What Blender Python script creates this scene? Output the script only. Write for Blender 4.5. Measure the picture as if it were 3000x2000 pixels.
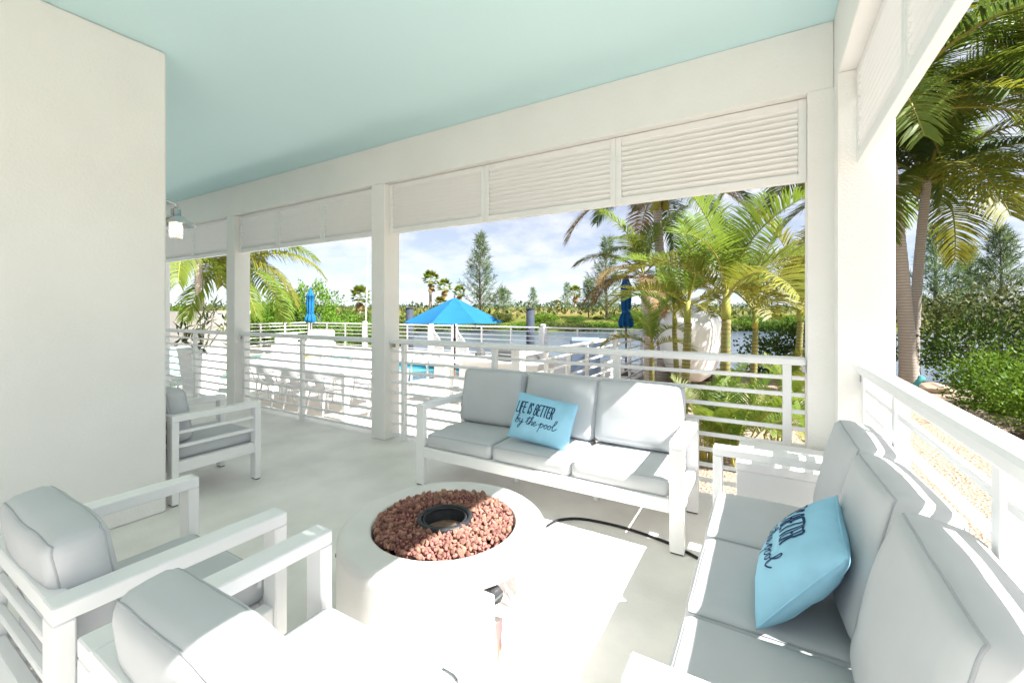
import bpy, math, random
import numpy as np
from mathutils import Vector, Matrix, noise

for o in list(bpy.data.objects): bpy.data.objects.remove(o, do_unlink=True)
S = bpy.context.scene
COL = S.collection
R = math.radians

# ------------------------------------------------------------------ camera
YAW = R(30.587); EYE = 1.3775
SN, CS = math.sin(YAW), math.cos(YAW)
cam = bpy.data.cameras.new('camera'); camo = bpy.data.objects.new('camera', cam); COL.objects.link(camo)
camo.location = (0, 0, EYE); camo.rotation_euler = (R(90), 0, YAW)
cam.sensor_width = 36; cam.lens = 36 * 1263.7 / 3000; cam.shift_y = -88.7 / 3000
cam.clip_start = .03; cam.clip_end = 6000
S.camera = camo

# ------------------------------------------------------------------ world, sun, exposure
SUN_EL, SUN_AZ = 46.5, 1.3          # azimuth measured from +X towards -Y
w = bpy.data.worlds.new('World'); S.world = w; w.use_nodes = True
nt = w.node_tree; nt.nodes.clear()
def N(tree, t, **kw):
    n = tree.nodes.new(t)
    for k, v in kw.items(): setattr(n, k, v)
    return n
out = N(nt, 'ShaderNodeOutputWorld'); bg = N(nt, 'ShaderNodeBackground'); bg.inputs['Strength'].default_value = .05
sky = N(nt, 'ShaderNodeTexSky', sky_type='NISHITA', sun_disc=False)
sky.sun_elevation = R(SUN_EL); sky.sun_rotation = R(90 + SUN_AZ)
sky.altitude = 1500; sky.air_density = .8; sky.dust_density = .15; sky.ozone_density = 2.0
tc = N(nt, 'ShaderNodeTexCoord'); sep = N(nt, 'ShaderNodeSeparateXYZ'); nt.links.new(tc.outputs['Generated'], sep.inputs[0])
def wm(op, a, b):
    n = N(nt, 'ShaderNodeMath', operation=op)
    for i, v in enumerate((a, b)):
        if isinstance(v, (int, float)): n.inputs[i].default_value = v
        else: nt.links.new(v, n.inputs[i])
    return n.outputs[0]
zz = wm('ADD', wm('MAXIMUM', sep.outputs['Z'], 0.0), .30)
cmb = N(nt, 'ShaderNodeCombineXYZ')
nt.links.new(wm('DIVIDE', sep.outputs['X'], zz), cmb.inputs[0]); nt.links.new(wm('DIVIDE', sep.outputs['Y'], zz), cmb.inputs[1])
nz = N(nt, 'ShaderNodeTexNoise'); nz.inputs['Scale'].default_value = 2.6; nz.inputs['Detail'].default_value = 9; nz.inputs['Roughness'].default_value = .58
nt.links.new(cmb.outputs[0], nz.inputs['Vector'])
cr = N(nt, 'ShaderNodeValToRGB'); cr.color_ramp.elements[0].position = .40; cr.color_ramp.elements[1].position = .60
cr.color_ramp.elements[0].color = (.42, .42, .42, 1); cr.color_ramp.elements[1].color = (.85, .85, .85, 1)
nt.links.new(nz.outputs['Fac'], cr.inputs[0])
mx = N(nt, 'ShaderNodeMixRGB'); mx.inputs[2].default_value = (7.6, 7.7, 8.0, 1)
nt.links.new(cr.outputs[0], mx.inputs[0]); nt.links.new(sky.outputs[0], mx.inputs[1])
tn = N(nt, 'ShaderNodeMixRGB', blend_type='MULTIPLY'); tn.inputs[0].default_value = 1; tn.inputs[2].default_value = (.93, .935, .95, 1)
nt.links.new(mx.outputs[0], tn.inputs[1]); nt.links.new(tn.outputs[0], bg.inputs[0]); nt.links.new(bg.outputs[0], out.inputs[0])

sl = bpy.data.lights.new('sun', 'SUN'); so = bpy.data.objects.new('sun', sl); COL.objects.link(so)
sl.energy = 5.0; sl.angle = R(.5); sl.color = (1, .97, .935)
sd = Vector((math.cos(R(SUN_EL)) * math.cos(R(SUN_AZ)), -math.cos(R(SUN_EL)) * math.sin(R(SUN_AZ)), math.sin(R(SUN_EL))))
so.rotation_euler = sd.to_track_quat('Z', 'Y').to_euler(); so.location = sd * 30

S.render.engine = 'CYCLES'
S.view_settings.view_transform = 'Standard'; S.view_settings.look = 'None'
S.view_settings.exposure = 1.68; S.view_settings.gamma = 1
try: S.view_settings.use_curve_mapping = False
except Exception: pass
try:
    S.cycles.max_bounces = 8; S.cycles.diffuse_bounces = 6; S.cycles.glossy_bounces = 2; S.cycles.transmission_bounces = 4; S.cycles.transparent_max_bounces = 4
    S.cycles.sample_clamp_indirect = 6
except Exception: pass

# ------------------------------------------------------------------ materials
MATS = {}
def mat(name, col, rough=.6, var=.0, vscale=3, bump=0, bscale=60, col2=None, metallic=0, trans=0, spec=.3, objvar=0, emit=None, vdetail=4, coat=0):
    m = bpy.data.materials.new(name); m.use_nodes = True; t = m.node_tree; t.nodes.clear()
    o = N(t, 'ShaderNodeOutputMaterial'); b = N(t, 'ShaderNodeBsdfPrincipled'); L = t.links.new
    b.inputs['Roughness'].default_value = rough; b.inputs['Metallic'].default_value = metallic
    b.inputs['Specular IOR Level'].default_value = spec
    b.inputs['Base Color'].default_value = (*col, 1)
    tcn = N(t, 'ShaderNodeTexCoord'); src = None
    if var or col2:
        n = N(t, 'ShaderNodeTexNoise'); n.inputs['Scale'].default_value = vscale; n.inputs['Detail'].default_value = vdetail
        L(tcn.outputs['Object'], n.inputs['Vector'])
        r = N(t, 'ShaderNodeValToRGB'); r.color_ramp.elements[0].position = .35; r.color_ramp.elements[1].position = .65
        c2 = col2 or tuple(c * (1 - var) for c in col)
        r.color_ramp.elements[0].color = (*c2, 1); r.color_ramp.elements[1].color = (*col, 1)
        L(n.outputs['Fac'], r.inputs[0]); src = r.outputs[0]
    if objvar:
        oi = N(t, 'ShaderNodeObjectInfo'); h = N(t, 'ShaderNodeHueSaturation')
        mr = N(t, 'ShaderNodeMapRange'); mr.inputs[3].default_value = 1 - objvar; mr.inputs[4].default_value = 1 + objvar
        L(oi.outputs['Random'], mr.inputs[0]); L(mr.outputs[0], h.inputs['Value'])
        mr2 = N(t, 'ShaderNodeMapRange'); mr2.inputs[3].default_value = .5 - objvar * .06; mr2.inputs[4].default_value = .5 + objvar * .04
        L(oi.outputs['Random'], mr2.inputs[0]); L(mr2.outputs[0], h.inputs['Hue'])
        if src: L(src, h.inputs['Color'])
        else: h.inputs['Color'].default_value = (*col, 1)
        src = h.outputs[0]
    if src: L(src, b.inputs['Base Color'])
    if bump:
        n = N(t, 'ShaderNodeTexNoise'); n.inputs['Scale'].default_value = bscale; n.inputs['Detail'].default_value = 5
        L(tcn.outputs['Object'], n.inputs['Vector'])
        bp = N(t, 'ShaderNodeBump'); bp.inputs['Strength'].default_value = bump; bp.inputs['Distance'].default_value = .01
        L(n.outputs['Fac'], bp.inputs['Height']); L(bp.outputs[0], b.inputs['Normal'])
    if emit: b.inputs['Emission Color'].default_value = (*emit[:3], 1); b.inputs['Emission Strength'].default_value = emit[3]
    sh = b.outputs[0]
    if trans:
        tr = N(t, 'ShaderNodeBsdfTranslucent'); ms = N(t, 'ShaderNodeMixShader'); ms.inputs[0].default_value = trans
        if src:
            hs = N(t, 'ShaderNodeHueSaturation'); hs.inputs['Value'].default_value = 1.35; hs.inputs['Hue'].default_value = .485
            L(src, hs.inputs['Color']); L(hs.outputs[0], tr.inputs[0])
        else: tr.inputs[0].default_value = (*col, 1)
        L(b.outputs[0], ms.inputs[1]); L(tr.outputs[0], ms.inputs[2]); sh = ms.outputs[0]
    L(sh, o.inputs[0]); MATS[name] = m
    return m
mat('stucco', (.87, .855, .825), .85, .04, 1.7, .32, 75, vdetail=8)
mat('ceiling', (.60, .81, .83), .8, .03, .6, .08, 60)
mat('floor', (.89, .865, .815), .5, .17, 2.1, .16, 60, vdetail=12)
mat('white_metal', (.87, .87, .87), .38, .02, 6, .02, 200)
mat('louvre', (.86, .855, .84), .45, .02, 3)
mat('fabric', (.58, .595, .61), .95, .05, 4, .10, 900, spec=.08)
mat('piping', (.44, .455, .48), .95, spec=.1)
mat('aqua', (.36, .68, .87), .9, .10, 9, .3, 500, spec=.1)
mat('ink', (.010, .045, .13), .8)
mat('concrete', (.76, .74, .71), .8, .06, 5, .10, 140)
mat('lava', (.62, .34, .25), .95, 0, 12, .8, 60, col2=(.38, .19, .14), objvar=.3)
mat('black_metal', (.03, .032, .036), .45, .3, 15, .3, 60)
mat('soil', (.26, .17, .12), .95, .3, 25, .6, 60)
mat('rubber', (.02, .02, .022), .6)
mat('knob', (.05, .05, .055), .5)
mat('tagpaper', (.85, .45, .52), .8, .25, 20)
mat('kraft', (.62, .42, .27), .8)
mat('brass', (.5, .36, .16), .35, metallic=.8)
mat('deck', (.68, .64, .58), .8, .10, .35, .2, 30, vdetail=8)
mat('white_paint', (.80, .80, .79), .5, .03, 4)
mat('white_plastic', (.80, .80, .80), .35)
mat('mint', (.35, .66, .58), .8, .06, 8)
mat('blue_canvas', (.016, .135, .30), .85, .08, 4, .15, 300, spec=.15)
mat('blue_dark', (.008, .085, .24), .85, .12, 6, spec=.15)
mat('bronze', (.10, .075, .06), .5)
mat('steel', (.6, .62, .64), .25, metallic=1)
mat('grill', (.16, .165, .165), .4, .2, 5, metallic=.4)
mat('wicker', (.12, .12, .12), .8, .3, 60, .5, 200)
mat('greyblue', (.22, .29, .42), .9, .06, 6)
mat('piling', (.045, .06, .085), .8, .25, 5)
mat('pool_wall', (.42, .72, .78), .5)
mat('pool_tile', (.03, .30, .42), .3, .3, 30)
mat('orange', (.85, .45, .12), .8); mat('teal', (.10, .42, .42), .7)
mat('gelcoat', (.82, .82, .81), .25, .02, 2, coat=.3)
mat('rope', (.35, .34, .32), .9)
def ringmat(name, c1, c2, c3, sc, bump):
    m = bpy.data.materials.new(name); m.use_nodes = True; t = m.node_tree; b = t.nodes['Principled BSDF']; L = t.links.new; b.inputs['Roughness'].default_value = .85
    tcn = N(t, 'ShaderNodeTexCoord'); wt = N(t, 'ShaderNodeTexWave', wave_type='BANDS', bands_direction='Z', wave_profile='SAW'); wt.inputs['Scale'].default_value = sc; wt.inputs['Distortion'].default_value = 1.2; wt.inputs['Detail'].default_value = 3; wt.inputs['Detail Scale'].default_value = 3
    L(tcn.outputs['Object'], wt.inputs['Vector']); r = N(t, 'ShaderNodeValToRGB'); r.color_ramp.elements[0].color = (*c1, 1); r.color_ramp.elements[1].color = (*c2, 1); e = r.color_ramp.elements.new(.72); e.color = (*c2, 1); r.color_ramp.elements[0].position = .1
    n = N(t, 'ShaderNodeTexNoise'); n.inputs['Scale'].default_value = 6; n.inputs['Detail'].default_value = 6; L(tcn.outputs['Object'], n.inputs['Vector'])
    mx_ = N(t, 'ShaderNodeMixRGB'); mp = N(t, 'ShaderNodeMapRange'); mp.inputs[1].default_value = .45; mp.inputs[2].default_value = .7; L(n.outputs['Fac'], mp.inputs[0]); L(mp.outputs[0], mx_.inputs[0]); L(wt.outputs['Fac'], r.inputs[0]); L(r.outputs[0], mx_.inputs[1]); mx_.inputs[2].default_value = (*c3, 1); L(mx_.outputs[0], b.inputs['Base Color'])
    bp = N(t, 'ShaderNodeBump'); bp.inputs['Strength'].default_value = bump; bp.inputs['Distance'].default_value = .02; L(wt.outputs['Fac'], bp.inputs['Height']); L(bp.outputs[0], b.inputs['Normal']); MATS[name] = m
ringmat('trunk_coco', (.30, .25, .21), (.52, .46, .41), (.40, .34, .29), 4.5, .6)
ringmat('trunk_ring', (.15, .14, .05), (.31, .27, .085), (.20, .22, .08), 5.5, .5)

mat('shaft', (.25, .30, .06), .6, 0, 5, .1, 40, col2=(.36, .28, .06))
mat('frond', (.165, .235, .028), .5, 0, 1.6, 0, 1, col2=(.11, .175, .022), trans=.45, objvar=.25, spec=.4)
mat('frond_dark', (.055, .105, .022), .45, 0, 1.6, 0, 1, col2=(.085, .135, .022), trans=.32, objvar=.25, spec=.4)
mat('frond_yellow', (.22, .22, .025), .5, 0, 1.2, 0, 1, col2=(.15, .18, .022), trans=.3, objvar=.2, spec=.4)
mat('frond_dry', (.28, .19, .075), .8, 0, 2, 0, 1, col2=(.19, .135, .07), trans=.25, objvar=.25)
mat('frond_lime', (.15, .25, .024), .5, 0, 1.6, 0, 1, col2=(.095, .18, .02), trans=.42, objvar=.2, spec=.4)
mat('rachis', (.27, .25, .05), .6)
mat('coconut', (.30, .27, .05), .6)
mat('leaf_lime', (.13, .23, .022), .5, 0, 1.5, 0, 1, col2=(.075, .155, .018), trans=.28, objvar=.15, spec=.12)
mat('leaf_mid', (.095, .175, .022), .6, 0, 1.2, 0, 1, col2=(.05, .10, .018), trans=.3, objvar=.2, spec=.12)
mat('leaf_dark', (.035, .075, .017), .5, 0, 1.0, 0, 1, col2=(.02, .045, .012), trans=.18, objvar=.2, spec=.12)
mat('leaf_olive', (.12, .14, .03), .6, 0, .8, 0, 1, col2=(.06, .095, .02), trans=.2, objvar=.25)
mat('far_tree', (.055, .09, .045), .8, 0, .05, 0, 1, col2=(.035, .065, .03), objvar=.1)
mat('needle', (.095, .16, .055), .8, 0, .5, 0, 1, col2=(.125, .185, .07), trans=.35, objvar=.2)
mat('bark', (.20, .17, .14), .9, .3, 8, .6, 30)
mat('twig', (.34, .31, .29), .9, .3, 9)
mat('stone', (.52, .42, .33), .9, .25, 4, .6, 10)
mat('timber', (.10, .07, .05), .9, .3, 6, .4, 30)
def glassmat():
    m = bpy.data.materials.new('lamp_glass'); m.use_nodes = True; b = m.node_tree.nodes['Principled BSDF']
    b.inputs['Base Color'].default_value = (1, .96, .92, 1); b.inputs['Roughness'].default_value = .15
    b.inputs['Transmission Weight'].default_value = .9; b.inputs['IOR'].default_value = 1.15; MATS['lamp_glass'] = m
glassmat()
mat('bulb', (1, .9, .75), .5, emit=(1, .82, .6, 14))
def watermat(name, col, bs, strength, rough=.04):
    m = bpy.data.materials.new(name); m.use_nodes = True; t = m.node_tree; b = t.nodes['Principled BSDF']; L = t.links.new
    b.inputs['Base Color'].default_value = (*col, 1); b.inputs['Roughness'].default_value = rough; b.inputs['IOR'].default_value = 1.33
    tcn = N(t, 'ShaderNodeTexCoord'); mp = N(t, 'ShaderNodeMapping'); mp.inputs['Scale'].default_value = (bs * .35, bs, bs)
    mp.inputs['Rotation'].default_value = (0, 0, -YAW)
    n = N(t, 'ShaderNodeTexNoise'); n.inputs['Scale'].default_value = 1; n.inputs['Detail'].default_value = 4
    L(tcn.outputs['Object'], mp.inputs[0]); L(mp.outputs[0], n.inputs['Vector'])
    bp = N(t, 'ShaderNodeBump'); bp.inputs['Strength'].default_value = strength; bp.inputs['Distance'].default_value = .1
    L(n.outputs['Fac'], bp.inputs['Height']); L(bp.outputs[0], b.inputs['Normal']); MATS[name] = m; return m, b
watermat('canal_water', (.09, .12, .17), 1.6, 1.0, .12)
m, b = watermat('pool_water', (.16, .62, .70), 3, .25, .03)
b.inputs['Transmission Weight'].default_value = .55
def groundmat():
    m = bpy.data.materials.new('ground'); m.use_nodes = True; t = m.node_tree; b = t.nodes['Principled BSDF']; L = t.links.new
    b.inputs['Roughness'].default_value = .95; b.inputs['Specular IOR Level'].default_value = .1
    g = N(t, 'ShaderNodeNewGeometry'); sp = N(t, 'ShaderNodeSeparateXYZ'); L(g.outputs['Position'], sp.inputs[0])
    tcn = N(t, 'ShaderNodeTexCoord')
    # near: pebbly sand
    v = N(t, 'ShaderNodeTexVoronoi'); v.inputs['Scale'].default_value = 38; L(tcn.outputs['Object'], v.inputs['Vector'])
    r1 = N(t, 'ShaderNodeValToRGB'); r1.color_ramp.elements[0].color = (.26, .19, .135, 1); r1.color_ramp.elements[1].color = (.43, .36, .29, 1)
    e = r1.color_ramp.elements.new(.5); e.color = (.36, .28, .21, 1)
    sx = N(t, 'ShaderNodeSeparateXYZ'); L(v.outputs['Color'], sx.inputs[0]); L(sx.outputs[0], r1.inputs[0])
    # far: grass field, yellow and sandy patches
    n = N(t, 'ShaderNodeTexNoise'); n.inputs['Scale'].default_value = .03; n.inputs['Detail'].default_value = 8; L(tcn.outputs['Object'], n.inputs['Vector'])
    r2 = N(t, 'ShaderNodeValToRGB'); cs = [(.0, (.06, .095, .02)), (.42, (.11, .13, .025)), (.53, (.17, .155, .04)), (.62, (.24, .165, .08)), (1, (.15, .145, .035))]
    r2.color_ramp.elements[0].color = (*cs[0][1], 1); r2.color_ramp.elements[1].color = (*cs[4][1], 1)
    for p, c in cs[1:4]: e = r2.color_ramp.elements.new(p); e.color = (*c, 1)
    L(n.outputs['Fac'], r2.inputs[0])
    mp = N(t, 'ShaderNodeMapRange'); mp.inputs[1].default_value = 26; mp.inputs[2].default_value = 34; L(sp.outputs['Y'], mp.inputs[0])
    mixn = N(t, 'ShaderNodeMixRGB'); L(mp.outputs[0], mixn.inputs[0]); L(r1.outputs[0], mixn.inputs[1]); L(r2.outputs[0], mixn.inputs[2])
    L(mixn.outputs[0], b.inputs['Base Color'])
    bp = N(t, 'ShaderNodeBump'); bp.inputs['Strength'].default_value = .9; bp.inputs['Distance'].default_value = .02
    L(v.outputs['Distance'], bp.inputs['Height']); L(bp.outputs[0], b.inputs['Normal']); MATS['ground'] = m
groundmat()

# ------------------------------------------------------------------ helpers
def tag(o, label=None, cat=None, group=None, kind=None):
    if label: o['label'] = label
    if cat: o['category'] = cat
    if group: o['group'] = group
    if kind: o['kind'] = kind
    return o
def empty(name, loc=(0, 0, 0), rz=0, label=None, cat=None, group=None):
    o = bpy.data.objects.new(name, None); COL.objects.link(o); o.location = loc; o.rotation_euler = (0, 0, rz)
    o.empty_display_size = .1
    return tag(o, label, cat, group)
def link(name, me, parent=None, loc=None, rot=None, scale=None):
    o = bpy.data.objects.new(name, me); COL.objects.link(o)
    if parent: o.parent = parent
    if loc is not None: o.location = loc
    if rot is not None: o.rotation_euler = rot
    if scale is not None: o.scale = scale
    return o
def copy_tree(o, parent=None):
    c = o.copy(); COL.objects.link(c); c.parent = parent
    for ch in o.children: copy_tree(ch, c)
    return c
class MB:
    def __init__(s): s.v = []; s.f = []
    def add(s, vs, fs, M=None):
        k = len(s.v)
        s.v += [tuple(M @ Vector(v)) if M else tuple(v) for v in vs]
        s.f += [tuple(i + k for i in f) for f in fs]; return s
    def box(s, x0, x1, y0, y1, z0, z1, b=.004, M=None):
        cx, cy, cz = (x0 + x1) / 2, (y0 + y1) / 2, (z0 + z1) / 2
        h = [abs(x1 - x0) / 2, abs(y1 - y0) / 2, abs(z1 - z0) / 2]; b = min(b, min(h) * .45)
        vs = []; idx = {}
        for sx in (-1, 1):
            for sy in (-1, 1):
                for sz in (-1, 1):
                    for a in range(3):
                        p = [sx * h[0], sy * h[1], sz * h[2]]
                        for k in range(3):
                            if k != a: p[k] -= (sx, sy, sz)[k] * b
                        idx[(sx, sy, sz, a)] = len(vs); vs.append((cx + p[0], cy + p[1], cz + p[2]))
        fs = []
        for a in range(3):
            u, w_ = (a + 1) % 3, (a + 2) % 3
            for sg in (-1, 1):
                q = []
                for (su, sw) in ((-1, -1), (1, -1), (1, 1), (-1, 1)):
                    k = [0, 0, 0]; k[a] = sg; k[u] = su; k[w_] = sw; q.append(idx[(k[0], k[1], k[2], a)])
                fs.append(q if sg > 0 else q[::-1])
            for su in (-1, 1):
                for sw in (-1, 1):
                    def g(sa, ax):
                        k = [0, 0, 0]; k[a] = sa; k[u] = su; k[w_] = sw; return idx[(k[0], k[1], k[2], ax)]
                    q = [g(-1, u), g(1, u), g(1, w_), g(-1, w_)]
                    fs.append(q if su * sw < 0 else q[::-1])
        for sx in (-1, 1):
            for sy in (-1, 1):
                for sz in (-1, 1):
                    q = [idx[(sx, sy, sz, a)] for a in range(3)]
                    fs.append(q if sx * sy * sz > 0 else q[::-1])
        return s.add(vs, fs, M)
    def tube(s, pts, r, n=8, cap=True, M=None, closed=False):
        pts = [Vector(p) for p in pts]; vs = []; fs = []; m = len(pts); up = None
        rr = r if isinstance(r, (list, tuple)) else [r] * m
        for i, p in enumerate(pts):
            if closed: t = pts[(i + 1) % m] - pts[i - 1]
            else: t = pts[min(i + 1, m - 1)] - pts[max(i - 1, 0)]
            t.normalize()
            if up is None:
                up = Vector((0, 0, 1)) if abs(t.z) < .9 else Vector((1, 0, 0))
            sd_ = t.cross(up).normalized(); up = sd_.cross(t).normalized()
            for k in range(n):
                a = 2 * math.pi * (k + .5) / n; vs.append(p + (sd_ * math.cos(a) + up * math.sin(a)) * rr[i])
        for i in range(m if closed else m - 1):
            j = (i + 1) % m
            for k in range(n): fs.append((i * n + k, i * n + (k + 1) % n, j * n + (k + 1) % n, j * n + k)[::-1])
        if cap and not closed: fs.append(tuple(range(n))); fs.append(tuple(range((m - 1) * n, m * n))[::-1])
        return s.add(vs, fs, M)
    def lathe(s, prof, n=32, c=(0, 0, 0), M=None, cap=True):
        vs = []; fs = []
        for r, z in prof:
            for k in range(n):
                a = 2 * math.pi * k / n; vs.append((c[0] + r * math.cos(a), c[1] + r * math.sin(a), c[2] + z))
        for i in range(len(prof) - 1):
            for k in range(n): fs.append((i * n + k, i * n + (k + 1) % n, (i + 1) * n + (k + 1) % n, (i + 1) * n + k))
        if cap:
            fs.append(tuple(range(n))[::-1]); m = (len(prof) - 1) * n; fs.append(tuple(range(m, m + n)))
        return s.add(vs, fs, M)
    def prism(s, poly, z0, z1, M=None):
        n = len(poly); vs = [(x, y, z0) for x, y in poly] + [(x, y, z1) for x, y in poly]
        fs = [tuple(range(n))[::-1], tuple(range(n, 2 * n))] + [(i, (i + 1) % n, n + (i + 1) % n, n + i) for i in range(n)]
        return s.add(vs, fs, M)
    def mesh(s, name, m, smooth=False):
        me = bpy.data.meshes.new(name); me.from_pydata(s.v, [], s.f); me.materials.append(MATS[m] if isinstance(m, str) else m)
        if smooth: me.polygons.foreach_set('use_smooth', [True] * len(me.polygons))
        me.update(); return me
    def build(s, name, m, parent=None, smooth=False, **kw): return link(name, s.mesh(name, m, smooth), parent, **kw)
def np_mesh(name, V, Q, m, smooth=False):
    me = bpy.data.meshes.new(name); V = np.asarray(V, np.float32).reshape(-1, 3); Q = np.asarray(Q, np.int32)
    k = Q.shape[1]
    me.vertices.add(len(V)); me.vertices.foreach_set('co', V.ravel())
    me.loops.add(Q.size); me.loops.foreach_set('vertex_index', Q.ravel())
    me.polygons.add(len(Q)); me.polygons.foreach_set('loop_start', np.arange(0, Q.size, k, dtype=np.int32))
    try: me.polygons.foreach_set('loop_total', np.full(len(Q), k, np.int32))
    except Exception: pass
    if smooth: me.polygons.foreach_set('use_smooth', np.ones(len(Q), bool))
    me.materials.append(MATS[m]); me.update(calc_edges=True); me.validate(); return me
def at(px, py, d):      # world point at camera-axis distance d (measuring aid from the photograph)
    r = (px - 1500) / 1263.7 * d
    return Vector((CS * r - SN * d, SN * r + CS * d, EYE - (py - 911.3) * d / 1263.7))
DECK = -.42

# ------------------------------------------------------------------ setting: ground, canal, patio floor
def bank(d, r): return (CS * r - SN * d, SN * r + CS * d)
us = np.concatenate([np.linspace(-400, -70, 10), np.linspace(-60, -18, 22), [-16, -14, -12.35, -10, -7.7], np.linspace(-6, 60, 34), np.linspace(70, 400, 10)])
rows = []
rnd = random.Random(3)
for u in us:
    col = []
    for (Y, z) in ((-300, -.47), (-40, -.47), (0, -.47), (7.45, -.47), (11.15, -.47), (15.6, -.5), (16.2, -1.7), (17.5, -2.4)): col.append((u, Y, z))
    r = u * 2.6 + 25 if abs(u) < 61 else u * 4
    for (d, z) in ((56, -2.4), (59, -1.2), (60.5, -.7), (66, -.2), (80, .8), (110, 1.25), (150, 1.85), (250, 3.4), (420, 5.2), (900, 9), (2500, 14)):
        k = 1 if d < 300 else d / 300
        wv = noise.noise(Vector((r * .06, 0, d * .2))) * (2.0 if d < 70 else 0)
        x, y = bank(d + wv, r * k); col.append((x, y, z + (.25 * noise.noise(Vector((x * .05, y * .05, 0))) if d > 62 else 0)))
    rows.append(col)
nR = len(rows[0]); V = [p for c in rows for p in c]
Q = [(i * nR + j, (i + 1) * nR + j, (i + 1) * nR + j + 1, i * nR + j + 1) for i in range(len(rows) - 1) for j in range(nR - 1) if not (j == 3 and -12.4 < us[i] and us[i + 1] < -7.6)]
g = link('ground', np_mesh('ground', V, Q, 'ground', True)); tag(g, 'pale sandy ground running out to green fields', None, None, 'structure')
wv = MB(); wv.add([(-300, 14.5, -1.3), (300, 14.5, -1.3), (300, 400, -1.3), (-300, 400, -1.3)], [(0, 1, 2, 3)])
# keep the water only as far as the far bank
wv = MB(); p = [(-90, 15.9), (60, 15.9), bank(62, 170), bank(62, -260)]
wv.add([(x, y, -1.3) for x, y in p], [(0, 1, 2, 3)])
tag(wv.build('canal_water', 'canal_water'), 'grey blue canal water behind the railing', None, None, 'structure')
# pool deck with a hole for the pool
PX0, PX1, PY0, PY1 = -12.3, -7.75, 7.5, 11.1
DX0, DX1, DY0, DY1 = -22.0, -3.0, 3.5, 14.9
def slab(x0, x1, y0, y1, n, parent):
    return MB().box(x0, x1, y0, y1, DECK - .3, DECK, .006).build(n, 'deck', parent)
dk = empty('pool_deck', (0, 0, 0)); tag(dk, kind='structure')
xs = [DX0, -17.2, PX0, -10.1, PX1, -5.4, DX1]
for i in range(6):
    x0, x1 = xs[i], xs[i + 1]
    ys = [(DY0, 5.6), (5.6, PY0), (PY1, DY1)] if PX0 <= x0 < PX1 else [(DY0, 5.6), (5.6, 8.6), (8.6, 11.7), (11.7, DY1)]
    for (a, b_) in ys: slab(x0 + .004, x1 - .004, a + .004, b_ - .004, 'concrete_panel', dk)
pb = MB()
pb.box(PX0, PX1, PY0, PY1, -1.8, -1.7, 0)
pl = empty('swimming_pool', ((PX0 + PX1) / 2, PY0, DECK), 0, 'turquoise swimming pool sunk into the pale deck', 'pool')
def pp(mb, n, m): o = mb.build(n, m, pl); o.matrix_parent_inverse = Matrix.Translation(pl.location).inverted(); return o
pp(pb, 'pool_floor', 'pool_wall')
pp(MB().box(PX0, PX1, PY1, PY1 + .1, -1.7, DECK - .002, 0).box(PX0 - .1, PX0, PY0, PY1, -1.7, DECK - .002, 0).box(PX1, PX1 + .1, PY0, PY1, -1.7, DECK - .002, 0).box(PX0, PX1, PY0 - .1, PY0, -1.7, DECK - .002, 0), 'pool_wall', 'pool_wall')
pp(MB().box(PX0 + .003, PX1 - .003, PY1 - .02, PY1 - .003, -.75, DECK - .01, 0).box(PX1 - .02, PX1 - .003, PY0, PY1 - .03, -.75, DECK - .01, 0), 'tile_band', 'pool_tile')
pp(MB().box(PX0, PX1 - .03, PY0 + .003, PY0 + 1.5, -1.68, -.72, .01), 'tanning_ledge', 'pool_wall')
wq = MB(); wq.add([(PX0, PY0, -.53), (PX1, PY0, -.53), (PX1, PY1, -.53), (PX0, PY1, -.53)], [(0, 1, 2, 3)])
pp(wq, 'pool_water', 'pool_water')
pp(MB().box(PX0 - .3, PX1 + .3, PY1, PY1 + .3, DECK, DECK + .03, .01).box(PX1, PX1 + .3, PY0, PY1, DECK, DECK + .03, .01).box(PX0 - .3, PX1 + .3, PY0 - .3, PY0, DECK, DECK + .03, .01), 'coping', 'concrete')

# patio floor
YF, YL, YO, XR, XRL, XRO = 3.261, 3.35, 3.48, .352, .457, .579
ZC, ZLT, ZLB, ZR = 3.151, 2.742, 2.208, 1.079
pf = empty('patio_floor', (0, 0, 0)); tag(pf, kind='structure')
MB().box(-12, XRO + .05, -3.2, YO + .04, -.5, 0, .01).build('floor_slab', 'floor', pf)

# ------------------------------------------------------------------ the house
house = empty('house', (-1, 3.4, 0), 0, 'white stucco house porch with square columns and pale aqua ceiling', 'house')
def hp(mb, n, m, smooth=False):
    o = mb.build(n, m, house, smooth); o.matrix_parent_inverse = Matrix.Translation(house.location).inverted(); return o
hp(MB().box(-12, .95, -3.2, YO + .8, ZC, ZC + .15, 0), 'ceiling', 'ceiling')
hp(MB().box(-12.2, 1.0, -3.4, YO + .85, ZC + .155, ZC + .3, 0), 'roof_slab', 'stucco')
hp(MB().box(-12, -3.554, -3.2, 1.345, 0.001, ZC - .001, .012), 'wall', 'stucco')
hp(MB().box(-3.55, XR - .002, -3.19, -2.98, ZLT, ZC - .001, .004), 'rear_beam', 'stucco')
hp(MB().box(-12, XR - .0015, YF, YO, ZLT, ZC - .001, .004), 'front_beam', 'stucco')
hp(MB().box(XR, XRO, -3.0, YO + .0, ZLT + .0015, ZC - .001, .004), 'side_beam', 'stucco')
for (x0, x1) in ((-3.708, -3.503), (-6.717, -6.50), (-9.3, -9.06)):
    hp(MB().box(x0, x1, YF - .001, YO + .001, 0.001, ZLT - .001, .008), 'column', 'stucco')
hp(MB().prism([(.219, YF - .001), (XR - .001, YF - .001), (XR - .001, 3.08), (XRO, 3.08), (.607, 3.11), (.607, YO + .002), (.219, YO + .002)], 0.001, ZLT - .002), 'column', 'stucco')
hp(MB().box(XR + .005, .6, -3.0, -2.4, .001, ZLT - .002, .01), 'column', 'stucco')
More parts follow.
